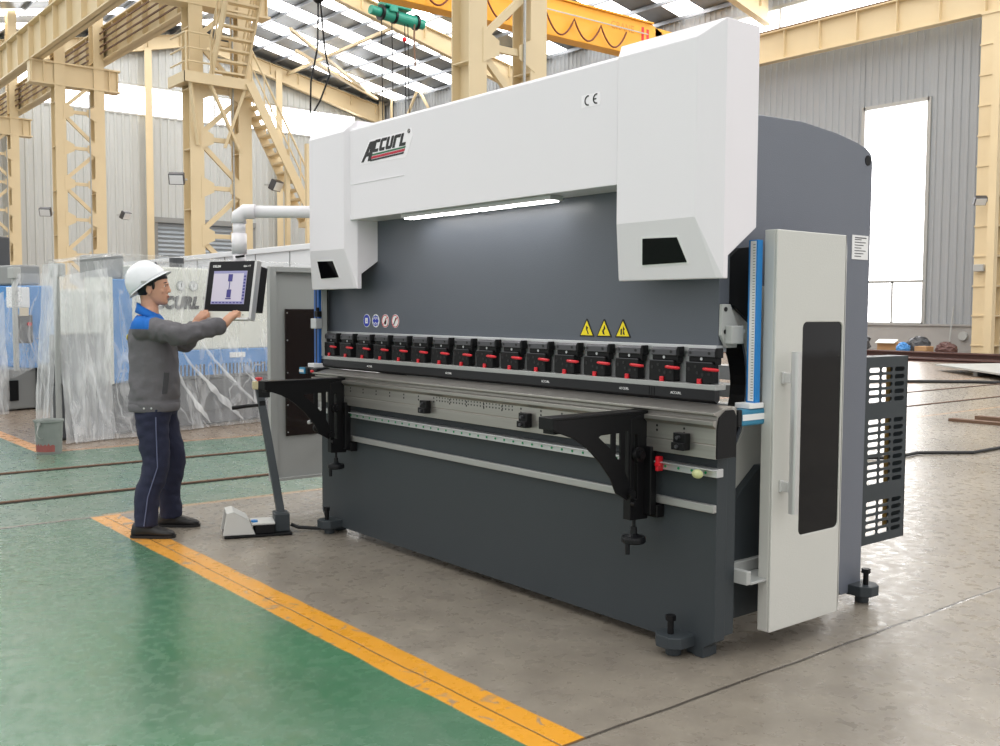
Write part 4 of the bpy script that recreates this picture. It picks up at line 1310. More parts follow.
# front sheet supports with handwheels
def support(dx, label):
    xs = -3.05 + dx
    web = [(2.748, 1.008), (2.76, 1.004), (2.798, 0.990), (2.859, 0.969), (2.937, 0.923), (3.017, 0.853), (3.083, 0.776), (3.117, 0.708), (3.15, 0.692), (3.185, 0.67), (3.215, 0.70), (3.215, 1.025), (3.315, 1.03), (3.315, 1.058), (2.748, 1.058)]
    holes = [[(3.008, 0.963), (3.020, 0.970), (3.084, 0.972), (3.084, 0.905)],
             [(3.112, 0.972), (3.138, 0.972), (3.140, 0.862), (3.130, 0.855), (3.112, 0.872)],
             [(3.170, 0.977), (3.190, 0.977), (3.190, 0.76), (3.170, 0.80)]]
    a = put('support_arm', MB().plate(web, holes, 'x', xs - 0.010, xs), 'black', B, bevel=0.002)
    a['label'] = label
    put('arm_top', MB().box(xs - 0.09, xs + 0.002, 2.742, 3.315, 1.050, 1.062).box(xs - 0.09, xs + 0.002, 2.742, 2.76, 1.010, 1.056).box(xs - 0.088, xs - 0.02, 2.765, 2.83, 0.990, 1.03), 'black', a, bevel=0.003)
    put('upright', MB().plate([(3.20, 0.58), (3.315, 0.575), (3.315, 1.055), (3.20, 1.03)], [[(3.225, 0.67), (3.245, 0.67), (3.245, 0.955), (3.235, 0.965), (3.225, 0.955)]], 'x', xs - 0.040, xs + 0.004), 'black', a, bevel=0.003)
    kn = put('clamp_knob', MB().cyl((xs + 0.01, 3.235, 0.872), (xs + 0.03, 3.235, 0.872), 0.032, 20).cyl((xs + 0.03, 3.235, 0.872), (xs + 0.045, 3.235, 0.872), 0.018, 16), 'black', a)
    put('pivot', MB().cyl((xs + 0.0, 3.20, 0.70), (xs + 0.022, 3.20, 0.70), 0.02, 14).cyl((xs, 3.215, 0.655), (xs + 0.025, 3.215, 0.655), 0.014, 12), 'black', a)
    put('carriage', MB().box(xs - 0.06, xs + 0.045, 3.285, 3.325, 0.60, 0.905).box(xs - 0.05, xs + 0.055, 3.318, 3.366, 0.585, 0.64), 'black', a, bevel=0.004)
    wh = put('handwheel', MB().cyl((xs - 0.02, 3.25, 0.595), (xs - 0.02, 3.25, 0.50), 0.008, 10).lathe([(0.014, 0.03), (0.016, 0.0), (0.042, -0.012), (0.052, -0.012), (0.055, -0.022), (0.055, -0.036), (0.048, -0.042), (0.012, -0.03)], (xs - 0.02, 3.25, 0.512), 28), 'blackp', a)
    put('crank_grip', MB().cyl((xs - 0.015, 3.206, 0.475), (xs - 0.015, 3.206, 0.425), 0.011, 12), 'blackp', wh)
    return a
support(0, 'black sheet support arm in front of the right end')
support(-2.655, 'black sheet support arm in front of the left end')

# levelling feet
def foot(cx, cy, dirx, diry, label=None):
    d = V((dirx, diry, 0))
    s = V((-diry, dirx, 0))
    c = V((cx, cy, 0.06))
    mb = MB()
    def P(a, b_):
        q = c + d * a + s * b_
        return (q.x, q.y)
    mb.plate([P(-0.06, -0.075), P(0.035, -0.075), P(0.075, -0.035), P(0.075, 0.035), P(0.035, 0.075), P(-0.06, 0.075)], [], 'z', 0.042, 0.095)
    mb.cyl((cx, cy, 0.0), (cx, cy, 0.042), 0.035, 16)
    ft = put('levelling_foot', mb, 'dark', B, bevel=0.005)
    q = c + d * 0.02
    put('foot_bolt', MB().cyl((q.x, q.y, 0.09), (q.x, q.y, 0.165), 0.014, 12).cyl((q.x, q.y, 0.155), (q.x, q.y, 0.178), 0.023, 6), 'black', ft)
foot(-2.885, 3.315, 0, -1)
foot(-5.93, 3.315, 0, -1)
foot(-2.815, 4.70, 1, 0)
foot(-6.02, 4.70, -1, 0)

# pendant arm and control panel
ar = put('pendant_arm', MB().tube([(-6.05, 3.66, 2.18), (-6.30, 3.35, 2.18), (-6.53, 3.065, 2.18)], 0.042, 24).tube([(-6.52, 3.078, 2.18), (-6.565, 3.022, 2.18), (-6.592, 2.99, 2.152), (-6.592, 2.99, 2.10)], 0.052, 24).tube([(-6.592, 2.99, 2.11), (-6.592, 2.99, 2.02)], 0.044, 24).tube([(-6.592, 2.99, 2.03), (-6.592, 2.99, 1.89)], 0.052, 24).tube([(-6.592, 2.99, 1.9), (-6.585, 2.985, 1.80)], 0.044, 24), 'pipe', B, smooth=False)
for p in ar.data.polygons:
    p.use_smooth = len(p.vertices) == 4
put('arm_lever', MB().tube([(-6.56, 2.95, 1.865), (-6.50, 2.985, 1.872)], 0.008, 8), 'black', ar)
Cn = V((-6.496, 2.840, 1.437))
tt_, nn_ = V((0.898, 0.439, 0)).normalized(), V((0.439, -0.898, 0)).normalized()
tau = math.radians(11)
up_ = (V((0, 0, 1)) * math.cos(tau) - nn_ * math.sin(tau)).normalized()
no_ = (nn_ * math.cos(tau) + V((0, 0, 1)) * math.sin(tau)).normalized()
def CP(a, h, o):
    return Cn + tt_ * a + up_ * h + no_ * o
def cbox(mb, a0, a1, h0, h1, o0, o1):
    c = CP((a0 + a1) / 2, (h0 + h1) / 2, (o0 + o1) / 2)
    return mb.obox(c, tt_ * (a1 - a0) / 2, up_ * (h1 - h0) / 2, no_ * (o1 - o0) / 2)
W_ = 0.195
cp = put('control_panel', cbox(cbox(MB(), -W_, W_, 0.055, 0.405, -0.028, 0.0), -0.15, W_ - 0.005, 0.07, 0.385, -0.15, -0.028), 'blackp', B, bevel=0.004)
cp['label'] = 'black framed control screen on the white arm'
put('side_trim', cbox(MB(), W_, W_ + 0.022, -0.005, 0.408, -0.045, 0.004), 'silver', cp, bevel=0.004)
put('side_trim', cbox(MB(), -W_ - 0.008, -W_, -0.005, 0.405, -0.03, 0.003), 'silver', cp, bevel=0.003)
put('keypad_strip', cbox(MB(), -W_, W_, 0.008, 0.055, -0.03, 0.002), 'shearwhite', cp, bevel=0.002)
put('grip_bar', MB().tube([CP(-W_, -0.002, 0.012), CP(W_ + 0.01, -0.002, 0.012)], 0.012, 14), 'silver', cp, smooth=True)
# the screen and what it shows
ms = emit('screen_glow', rgb(196, 190, 204), 0.35)
scr = put('screen', cbox(MB(), -0.142, 0.142, 0.105, 0.335, 0.0, 0.004), ms, cp)
put('screen_bars', cbox(cbox(cbox(MB(), -0.142, 0.142, 0.318, 0.335, 0.004, 0.005), -0.142, 0.142, 0.105, 0.124, 0.004, 0.005), 0.118, 0.142, 0.124, 0.318, 0.004, 0.005), emit('screen_lilac', rgb(150, 148, 190), 0.2), scr)
gl = MB()
cbox(gl, -0.012, 0.024, 0.262, 0.312, 0.004, 0.006)
cbox(gl, -0.012, 0.024, 0.150, 0.205, 0.004, 0.006)
cbox(gl, 0.001, 0.007, 0.20, 0.262, 0.004, 0.006)
cbox(gl, -0.018, 0.028, 0.138, 0.146, 0.004, 0.006)
for i in range(8):
    cbox(gl, 0.122, 0.138, 0.135 + i * 0.022, 0.148 + i * 0.022, 0.005, 0.0056)
for i in range(9):
    cbox(gl, -0.13 + i * 0.03, -0.112 + i * 0.03, 0.110, 0.118, 0.005, 0.0056)
put('screen_drawing', gl, mat('screen_ink', rgb(70, 66, 140), 0.5), scr)
def panel_text(body, size, a, h, m_):
    tm = text_mesh(body, size, 0.0004, offset=0.0006)
    tm.v = [tuple(CP(a + p[0], h + p[2], 0.001 - p[1])) for p in tm.v]
    put('lettering', tm, m_, cp)
panel_text('DELEM', 0.022, -0.16, 0.362, 'signwhite')
panel_text('DA-66T', 0.018, 0.105, 0.362, 'signwhite')
kp = MB()
for i in range(6):
    cbox(kp, 0.03 + i * 0.022, 0.042 + i * 0.022, 0.026, 0.036, 0.002, 0.004)
put('keys', kp, 'ltgrey', cp)

# ================================================================== FOOT SWITCH
t = thing('foot_switch', 'grey hooded foot switch with leaning black post and red stop button', 'foot switch', (-6.2, 2.95, 0))
FSR = math.radians(-20)
put('base_plate', MB().box(-6.34, -6.08, 2.70, 3.14, 0.004, 0.016), 'black', t, bevel=0.003)
px0, px1 = -6.33, -6.095
cvr = MB()
prof = [(2.69, 0.02), (2.715, 0.165), (2.76, 0.175), (2.86, 0.115), (2.90, 0.018)]
for (xa, xb) in ((px0, px0 + 0.008), (px1 - 0.008, px1)):
    cvr.plate(prof, [], 'x', xa, xb)
for i in range(1, 4):
    (ya, za), (yb, zb_) = prof[i], prof[i + 1]
    dy, dz = yb - ya, zb_ - za
    ln = math.hypot(dy, dz)
    ny, nz = -dz / ln * -0.006, dy / ln * -0.006
    cvr.add([(px0, ya, za), (px1, ya, za), (px1, yb, zb_), (px0, yb, zb_), (px0, ya + ny, za + nz), (px1, ya + ny, za + nz), (px1, yb + ny, zb_ + nz), (px0, yb + ny, zb_ + nz)],
            [(0, 1, 2, 3), (4, 7, 6, 5), (0, 4, 5, 1), (2, 6, 7, 3), (0, 3, 7, 4), (1, 5, 6, 2)])
put('pedal_hood', cvr, 'pedal', t, bevel=0.003)
put('pedal', MB().obox((-6.21, 2.80, 0.05), (0.09, 0, 0), (0, 0.08, 0.02), (0, -0.002, 0.008)), 'black', t)
bx = put('switch_box', MB().box(-6.30, -6.11, 2.90, 3.03, 0.016, 0.075), 'black', t, bevel=0.004)
put('box_lid', MB().box(-6.30, -6.11, 2.88, 3.03, 0.075, 0.088), 'pedal', bx, bevel=0.003)
put('blue_cap', MB().cyl((-6.17, 2.90, 0.088), (-6.17, 2.90, 0.10), 0.022, 16), 'blue', bx)
Rf = V((-6.2, 2.95, 0))
pb1 = Matrix.Rotation(-FSR, 3, 'Z') @ (V((-6.663, 3.16, 0.943)) - Rf) + Rf
pb0 = V((-6.22, 3.09, 0.06))
put('post_socket', MB().box(-6.29, -6.14, 3.03, 3.13, 0.016, 0.135), 'dark', t, bevel=0.006)
pd = (pb1 - pb0).normalized()
put('post', MB().bar(pb0, pb1, 0.052, 0.052, (0, 1, 0)), 'dark', t, bevel=0.004)
hdl = pb0.lerp(pb1, 0.87)
gp = put('post_grip', MB().tube([hdl + V((0.005, 0.02, 0.0)), hdl - V((0.03, 0.10, 0.01)), hdl - V((0.065, 0.2, 0.025))], [0.011, 0.013, 0.015], 12), 'blackp', t)
put('grip_collar', MB().obox(hdl, (0.032, 0, 0), (0, 0.02, 0), (0, 0, 0.03)), 'blackp', gp)
eb = put('stop_box', MB().obox(pb1 + V((0, 0, 0.02)), (0.04, 0, 0), (0, 0.045, 0), (0, 0, 0.028)), mat('ivory_box', rgb(226, 214, 170), 0.5), t, bevel=0.005)
put('stop_button', MB().lathe([(0.012, 0), (0.012, 0.012), (0.027, 0.014), (0.027, 0.024), (0.02, 0.030)], pb1 + V((0, 0, 0.048)), 18), 'red', eb)
put('box_bracket', MB().obox(pb1 + V((0.02, 0.03, -0.03)), (0.045, 0, 0), (0, 0.04, 0), (0, 0, 0.035)), 'blackp', t, bevel=0.004)
t.rotation_euler = (0, 0, FSR)
tag(put('pedal_cable', MB().tube([(-6.13, 3.13, 0.05), (-6.10, 3.17, 0.03), (-6.08, 3.26, 0.016), (-6.05, 3.31, 0.013), (-6.02, 3.33, 0.013)], 0.012, 10), 'rubber', smooth=True), 'black cable from the foot switch to the machine base', 'cable')

# ================================================================== PAINT BUCKET
bc = (-11.02, 2.87, 0)
t = thing('paint_bucket', 'dented grey paint bucket with red stain standing beside the covered shear', 'bucket', bc)
put('pail', MB().lathe([(0.118, 0.0), (0.122, 0.02), (0.130, 0.20), (0.138, 0.33), (0.148, 0.335), (0.148, 0.355), (0.138, 0.355), (0.128, 0.335), (0.112, 0.03)], bc, 32), 'bucket', t, smooth=False)
pts = []
st = MB()
for z0, z1, a0, a1, r0 in ((0.03, 0.125, -100, 10, 0.1225),):
    n = 16
    vs = []
    for i in range(n + 1):
        a = math.radians(a0 + (a1 - a0) * i / n)
        zt = z1 - 0.035 * abs(math.sin(i * 1.3)) 
        vs += [(bc[0] + (r0 + 0.003) * math.cos(a), bc[1] + (r0 + 0.003) * math.sin(a), z0), (bc[0] + (r0 + 0.007) * math.cos(a), bc[1] + (r0 + 0.007) * math.sin(a), zt)]
    st.add(vs, [(2 * i, 2 * i + 2, 2 * i + 3, 2 * i + 1) for i in range(n)])
put('paint_stain', st, 'bucketred', t)
hp = []
for i in range(15):
    a = PI * i / 14
    hp.append((bc[0] + 0.152 * math.cos(a) * 0.62 + 0.09 * math.sin(a), bc[1] - 0.152 * math.cos(a) * 0.78 - 0.09 * math.sin(a), 0.32 - 0.15 * math.sin(a)))
put('bail_handle', MB().tube(hp, 0.005, 8), 'zinc', t)
put('handle_lug', MB().cyl((hp[0][0], hp[0][1], 0.32), (hp[0][0] + 0.012, hp[0][1] - 0.012, 0.32), 0.02, 12).cyl((hp[-1][0], hp[-1][1], 0.32), (hp[-1][0] - 0.012, hp[-1][1] + 0.012, 0.32), 0.02, 12), 'zinc', t)

# ================================================================== COVERED MACHINES
def film_sheet(fn, nu, nz, amp, seed):
    """draped sheet: fn(u,v)->point and outward normal; folds run mostly downward"""
    vs = []
    for j in range(nz + 1):
        for i in range(nu + 1):
            u, v = i / nu, j / nz
            p, n = fn(u, v)
            w = noise.noise(V((u * 9 + seed, v * 1.6, seed))) + 0.5 * noise.noise(V((u * 23 + seed, v * 3.5 + u * 3, 4.1))) + 0.3 * noise.noise(V((u * 50 + v * 9, v * 9, seed * 2)))
            k = 0.35 + 0.65 * v
            vs.append(V(p) + V(n) * (amp * k * w + 0.02 * 0))
    fs = []
    for j in range(nz):
        for i in range(nu):
            a = j * (nu + 1) + i
            fs.append((a, a + 1, a + nu + 2, a + nu + 1))
    return MB().add(vs, fs)

S1 = thing('covered_shear', 'cream and blue shear machine wrapped in clear plastic behind the worker', 'machine', (-11.87, 3.26, 0), math.atan2(0.96, -0.28))
def P1(name, mb, m, par=None, **k):
    return put(name, mb, m, par or S1, local=True, **k)
P1('base', MB().box(0.05, 4.0, 0.12, 0.38, 0.02, 0.62).box(0.7, 4.0, 0.38, 1.4, 0.02, 0.62).box(0.05, 4.0, 0.02, 0.36, 0.62, 0.66), 'sheardark', bevel=0.01)
P1('lower_beam', MB().box(0.62, 4.0, 0.06, 0.5, 0.20, 0.60), 'sheardark', bevel=0.01)
P1('hold_down_band', MB().box(0.92, 4.0, 0.04, 0.5, 0.62, 0.985), 'shearblue', bevel=0.01)
vt = MB()
for i in range(34):
    xx = 1.25 + i * 0.06
    if 12 < i < 15:
        continue
    vt.box(xx, xx + 0.022, 0.034, 0.05, 0.64, 0.80)
P1('band_slots', vt, 'sheardark')
P1('name_plate', MB().box(2.40, 2.66, 0.03, 0.05, 0.87, 0.94), 'signwhite', bevel=0.004)
P1('front_panel', MB().box(0.92, 4.0, 0.05, 0.9, 0.985, 2.03), 'shearwhite', bevel=0.02)
tm = text_mesh('ACCURL', 0.20, 0.002, shear=0.25, offset=0.014, spacing=1.05)
P1('panel_lettering', moved(tm, (1.10, 0.045, 1.52)), 'ink')
P1('registered_letter', moved(text_mesh('R', 0.06, 0.002), (1.98, 0.045, 1.63)), 'clampgrey')
P1('blue_column', MB().box(0.64, 0.92, 0.02, 0.5, 0.62, 1.86), 'shearblue', bevel=0.01)
P1('column_trim', MB().box(0.60, 0.655, 0.01, 0.5, 0.62, 1.88), 'shearwhite', bevel=0.005)
P1('side_cabinet', MB().box(0.14, 0.60, 0.10, 0.35, 1.22, 1.73), 'shearwhite', bevel=0.02)
cv = MB()
for i in range(8):
    cv.box(0.38, 0.44, 0.094, 0.101, 1.30 + i * 0.035, 1.315 + i * 0.035)
P1('cabinet_louvres', cv, 'ltgrey')
P1('side_base', MB().box(0.05, 0.62, 0.12, 0.36, 0.62, 1.21), 'sheardark', bevel=0.01)
P1('cylinder_cap', MB().box(0.66, 0.95, 0.2, 0.7, 1.86, 2.16), 'midgrey', bevel=0.03)
P1('corner_post', MB().cyl((0.03, 0.15, 0.02), (0.03, 0.15, 1.86), 0.035, 12).box(-0.03, 0.11, 0.08, 0.22, 1.86, 2.02), 'ltgrey', bevel=0.02)
P1('valve_cylinder', MB().cyl((1.78, 0.3, 2.03), (1.78, 0.3, 2.16), 0.09, 20), 'sheardark')
for xx in (1.64, 1.83):
    kk = P1('gauge', MB().cyl((xx, 0.05, 1.80), (xx, 0.03, 1.80), 0.065, 20), 'ltgrey')
    P1('gauge_face', MB().cyl((xx, 0.03, 1.80), (xx, 0.026, 1.80), 0.05, 20), 'signwhite', kk)
    P1('gauge_needle', MB().box(xx - 0.005, xx + 0.005, 0.022, 0.027, 1.785, 1.84), 'clampgrey', kk)
def drape(u, v):
    # top edge hugs the machine, foot of the sheet flares out on the floor
    x = -0.06 + u * 4.1
    ztop = 2.02 + 0.10 * min(1, max(0, (x - 0.1) / 0.8)) - 0.06 * max(0, math.sin((x - 0.9) * 1.2)) * (1 if x > 0.9 else 0)
    z = ztop * (1 - v) + 0.012 * v
    out = 0.02 + 0.20 * v ** 2.2 + (0.05 if x < 0.9 else 0.0)
    return (x, -out, z), (0, -1, 0)
fl = P1('plastic_sheet', film_sheet(drape, 170, 60, 0.08, 1.3), 'film', smooth=True)
fl['label'] = 'clear wrinkled plastic sheet'
def fold(x0, z0, x1, z1, w0, w1, seed):
    mb = MB()
    n = 60
    vs = []
    for i in range(n + 1):
        t = i / n
        x = x0 + (x1 - x0) * t ** 1.15 + 0.03 * noise.noise(V((t * 5, seed, 0)))
        z = z0 + (z1 - z0) * t
        v = 1 - z / 2.0
        y = -(0.03 + 0.20 * max(0, v) ** 2.2) - 0.05
        w = (w0 + (w1 - w0) * t) * (0.35 + 1.3 * abs(noise.noise(V((t * 6, seed, 3.0))))) * min(1, (1 - t) * 6) * min(1, t * 6 + 0.1)
        vs += [(x - w, y + 0.03, z), (x + 0.5 * w * noise.noise(V((t * 8, seed, 5.0))), y + 0.02, z + 0.01), (x + w, y + 0.03, z + 0.02)]
    mb.add(vs, [q for i in range(n) for q in ((3 * i, 3 * i + 1, 3 * i + 4, 3 * i + 3), (3 * i + 1, 3 * i + 2, 3 * i + 5, 3 * i + 4))])
    P1('sheet_fold', mb, 'filmwhite', fl, smooth=True)  # doubled film; the fold's white gloss is put into its colour
for a_ in ((1.45, 1.10, 2.38, 0.06, 0.012, 0.085, 1.0), (1.30, 1.0, 1.85, 0.05, 0.012, 0.07, 2.0), (1.80, 1.15, 2.62, 0.26, 0.010, 0.05, 3.0), (0.95, 0.85, 1.25, 0.05, 0.015, 0.06, 4.0), (0.22, 1.35, 0.42, 0.05, 0.02, 0.05, 5.0), (2.5, 0.7, 3.3, 0.1, 0.01, 0.04, 6.0)):
    fold(*a_)
def drape_end(u, v):
    a = u
    x = 0.62 * (1 - a) ** 1.0 - 0.10
    z = (1.98 - 0.12 * a) * (1 - v) + 0.012 * v
    return (x - 0.03 * v, -0.09 - 0.13 * v - 0.02 * math.sin(a * 14), z), (0, -1, 0)
P1('sheet_gather', film_sheet(drape_end, 60, 40, 0.06, 7.7), 'filmwhite', smooth=True)
def drape_side(u, v):
    z = 2.0 * (1 - v) + 0.012 * v
    return (-0.08 - 0.14 * v, -0.07 + u * 0.3, z), (-1, 0, 0)
P1('side_sheet', film_sheet(drape_side, 60, 40, 0.05, 3.1), 'filmwhite', smooth=True)
def drape_top(u, v):
    return (-0.06 + u * 4.1, -0.02 + v * (0.35 + 1.0 * min(1, u * 5)), 2.03 + 0.12 * min(1, max(0, (-0.06 + u * 4.1) / 0.9)) + 0.03 * math.sin(v * 5)), (0, 0, 1)
P1('top_sheet', film_sheet(drape_top, 90, 24, 0.03, 5.5), 'film', smooth=True)

S2 = thing('covered_machine', 'smaller machine with blue panel half wrapped in plastic at the left edge', 'machine', (-15.7, 3.7, 0), math.atan2(0.96, -0.28))
def P2(name, mb, m, par=None, **k):
    return put(name, mb, m, par or S2, local=True, **k)
P2('base', MB().box(-0.15, 0.55, 0.25, 1.4, 0.02, 0.62), 'midgrey', bevel=0.02)
P2('dark_leg', MB().box(0.40, 0.66, 0.2, 0.9, 0.0, 0.70), 'blackp', bevel=0.01)
P2('base_slot', MB().box(-0.05, 0.12, 0.235, 0.26, 0.15, 0.45), 'blackp')
P2('blue_panel', MB().box(0.27, 0.70, 0.2, 1.2, 0.62, 1.85), 'shearblue', bevel=0.02)
P2('column', MB().cyl((0.02, 0.1, 0.6), (0.02, 0.1, 2.0), 0.04, 12).box(-0.04, 0.08, 0.02, 0.18, 1.94, 2.10), 'ltgrey', bevel=0.01)
P2('white_panel', MB().box(0.0, 0.26, 0.12, 0.3, 1.52, 1.82), 'whitesheet', bevel=0.01)
P2('control_box', MB().box(0.05, 0.27, 0.06, 0.22, 1.0, 1.42), 'sheardark', bevel=0.02)
P2('control_label', MB().box(0.06, 0.20, 0.05, 0.062, 1.40, 1.52), mat('cream_label', rgb(220, 206, 180), 0.5), bevel=0.003)
P2('stop_button', MB().cyl((0.20, 0.06, 1.28), (0.20, 0.03, 1.28), 0.03, 14), 'red')
P2('top_box', MB().box(0.30, 0.60, 0.4, 1.2, 1.86, 2.16), 'midgrey', bevel=0.03)
def dr2(u, v):
    x = -0.45 + u * 1.15
    zt = 2.02 - 0.9 * max(0, (-x) / 0.45)
    zb_ = 0.58 + 0.06 * math.sin(x * 9) - (0.5 if x < -0.3 else 0)
    return (x, -0.02 - 0.12 * v, zt * (1 - v) + zb_ * v), (0, -1, 0)
P2('plastic_sheet', film_sheet(dr2, 60, 40, 0.06, 2.2), 'film', smooth=True)
def dr3(u, v):
    x = -0.75 + u * 0.5
    zt = 1.75 - 0.35 * (1 - u)
    return (x, -0.08 - 0.12 * v, zt * (1 - v) + 0.012 * v), (0, -1, 0)
P2('sheet_gather', film_sheet(dr3, 40, 40, 0.07, 9.2), 'filmwhite', smooth=True)

t = thing('blue_cabinet', 'blue cabinet with dark top cut by the left edge of the picture', 'cabinet', (-19.5, 4.2, 0), math.atan2(0.96, -0.28))
put('body', MB().box(-1.2, 0.6, 0, 1.0, 0, 1.95), 'dblue', t, local=True, bevel=0.02)
put('dark_top', MB().box(-0.5, 0.45, 0.2, 0.8, 1.95, 2.8), 'sheardark', t, local=True, bevel=0.03)

t = thing('white_enclosure', 'long white panelled enclosure standing behind the covered shear', 'enclosure', (-17.5, 8.2, 0))
put('wall_panels', MB().box(-24.5, -13.0, 7.5, 8.9, 0.0, 2.46), 'whitesheet', t, bevel=0.02)
put('top_rim', MB().box(-24.55, -12.95, 7.45, 8.95, 2.44, 2.53), 'whitesheet', t, bevel=0.01)
sm_ = MB()
for i in range(9):
    sm_.box(-23.4 + i * 1.25, -23.385 + i * 1.25, 7.49, 7.5, 0.1, 2.44)
put('panel_seams', sm_, 'midgrey', t)

# ================================================================== THE WORKER
AZ = math.radians(60)
PR = V((-6.643, 2.471, 0))
W = thing('person', 'worker in white hard hat and grey jacket with blue yoke, holding the control screen', 'person', PR, AZ)
RI = Matrix.LocRotScale(PR, (bpy.data.objects[W.name].rotation_euler), None).inverted()
def Lp(p):
    return RI @ V(p)
def PW(name, mb, m, par=None, **k):
    return put(name, mb, m, par or W, local=True, **k)

def ering(c, a, b, n=24, tilt=0.0, wr=0.0, ph=0.0, sq=1.0):
    """elliptical ring; a = half depth (x), b = half width (y)"""
    r = []
    for k in range(n):
        t = 2 * PI * k / n
        ct, st_ = math.cos(t), math.sin(t)
        cs = math.copysign(abs(ct) ** sq, ct)
        ss = math.copysign(abs(st_) ** sq, st_)
        f = 1 + wr * math.sin(3 * t + ph) + wr * 0.6 * math.sin(7 * t + 2 * ph)
        x, y = a * cs * f, b * ss * f
        r.append(V((c[0] + x, c[1] + y, c[2] + x * tilt)))
    return r

def limb_rings(pts, rad, seg=20, wr=0.0, seed=0.0):
    """tube rings along a smooth path through pts, with cloth wrinkles"""
    pts = [V(p) for p in pts]
    out = []
    N = 10
    P = [pts[0] * 2 - pts[1]] + pts + [pts[-1] * 2 - pts[-2]]
    path, rr = [], []
    for i in range(1, len(P) - 2):
        for k in range(N):
            t = k / N
            p0, p1, p2, p3 = P[i - 1], P[i], P[i + 1], P[i + 2]
            q = 0.5 * ((2 * p1) + (p2 - p0) * t + (2 * p0 - 5 * p1 + 4 * p2 - p3) * t * t + (3 * p1 - p0 - 3 * p2 + p3) * t ** 3)
            path.append(q)
            rr.append(rad[i - 1] * (1 - t) + rad[i] * t)
    path.append(pts[-1])
    rr.append(rad[-1])
    prev = None
    n = len(path)
    for i, p in enumerate(path):
        d = (path[min(i + 1, n - 1)] - path[max(i - 1, 0)]).normalized()
        if prev is None:
            a = V((0, 1, 0)) if abs(d.y) < 0.9 else V((1, 0, 0))
            s = d.cross(a).normalized()
        else:
            s = (prev - d * prev.dot(d)).normalized()
        prev = s
        u = d.cross(s)
        ring = []
        for k in range(seg):
            t = 2 * PI * k / seg
            w_ = 1 + wr * noise.noise(V((i * 0.42 + seed, math.cos(t) * 1.4, math.sin(t) * 1.4)))
            ring.append(p + (s * math.cos(t) + u * math.sin(t)) * rr[i] * w_)
        out.append(ring)
    return out

def ball(mb, c, r, seg=16):
    return mb.ellipsoid(c, r, r, r, seg, 10)

# hand targets in the person's own frame
HR = Lp(Cn + tt_ * 0.085 + up_ * 0.0 + no_ * 0.012)
HL = Lp(Cn - tt_ * 0.172 + up_ * 0.0 + no_ * 0.012)
BAR = Lp(Cn + tt_) - Lp(Cn)

def hand_tubes(wrist, grip, side, mb):
    """hand closing over the bar at grip; side=+1 left hand, -1 right hand"""
    wrist, grip = V(wrist), V(grip)
    bar = V(BAR).normalized()
    fwd = (grip - wrist)
    fwd = (fwd - bar * fwd.dot(bar) * 0.6).normalized()
    upv = V((0, 0, 1))
    across = bar.copy()
    # knuckles sit above and just before the bar
    kc = grip + V((0, 0, 0.040)) - fwd * 0.016
    lens = ((0.034, 0.030, 0.020), (0.040, 0.034, 0.022), (0.037, 0.031, 0.021), (0.029, 0.024, 0.018))
    for i, off in enumerate((0.031, 0.010, -0.011, -0.031)):
        o = off * (1 if side < 0 else -1)
        kn = kc + across * o * 1.0 - fwd * (0.006 if i == 3 else 0) - V((0, 0, 0.004 * (i == 3) + 0.002 * (i == 0)))
        wq = wrist + across * o * 0.55 + fwd * 0.012
        mb.loft(limb_rings([wq, (wq + kn) / 2 + upv * 0.006, kn], [0.0190, 0.0175, 0.0125], 12))
        l0, l1, l2 = lens[i]
        spread = across * o * 0.10
        a = kn + (fwd * 0.80 + upv * 0.05) * l0 + spread * 0.3
        b_ = a + (fwd * 0.15 - upv * 0.98) * l1
        c = b_ + (-fwd * 0.75 - upv * 0.55) * l2
        mb.loft(limb_rings([kn, a, b_, c], [0.0112, 0.0100, 0.0092, 0.0078], 12))
        ball(mb, c, 0.0079, 10)
        ball(mb, kn, 0.0122, 10)
    # thumb leaves the side of the palm near its base and closes under the bar
    ts = across * (1 if side < 0 else -1) * -1.0
    ts = -across * (1 if side > 0 else -1) * -1.0
    th0 = wrist.lerp(kc, 0.30) + ts * 0.026 - upv * 0.004
    th1 = wrist.lerp(kc, 0.58) + ts * 0.046 - upv * 0.020
    th2 = kc + ts * 0.044 - upv * 0.052 - fwd * 0.012
    th3 = kc + ts * 0.030 - upv * 0.062 + fwd * 0.012
    mb.loft(limb_rings([th0, th1, th2, th3], [0.0165, 0.0135, 0.0110, 0.0088], 12))
    ball(mb, th3, 0.0088, 10)
    # heel of the palm
    mb.loft(limb_rings([wrist - fwd * 0.02, wrist + fwd * 0.02], [0.027, 0.029], 14))

wrR = HR + V((-0.072, -0.014, -0.046))
wrL = HL + V((-0.066, 0.012, -0.046))
shR, shL = V((-0.10, -0.185, 1.375)), V((-0.095, 0.185, 1.375))
elR = V((0.150, -0.225, 1.340))
elL = V((0.095, 0.240, 1.275))

body = MB()
HC = V((-0.064, 0.0, 1.650))          # middle of the head
# skull and jaw as one loft of rings from chin to crown
hr_ = []
for (dz, a, b_, cx) in ((-0.118, 0.018, 0.016, 0.055), (-0.110, 0.038, 0.034, 0.045), (-0.095, 0.055, 0.046, 0.034), (-0.070, 0.072, 0.056, 0.018), (-0.040, 0.084, 0.063, 0.008), (-0.005, 0.094, 0.069, 0.0), (0.030, 0.100, 0.073, -0.006), (0.060, 0.098, 0.073, -0.010), (0.085, 0.086, 0.066, -0.012), (0.105, 0.064, 0.050, -0.012), (0.117, 0.034, 0.028, -0.012), (0.121, 0.008, 0.008, -0.012)):
    hr_.append(ering((HC.x + cx, 0, HC.z + dz), a, b_, 28, sq=0.92))
body.loft(hr_)
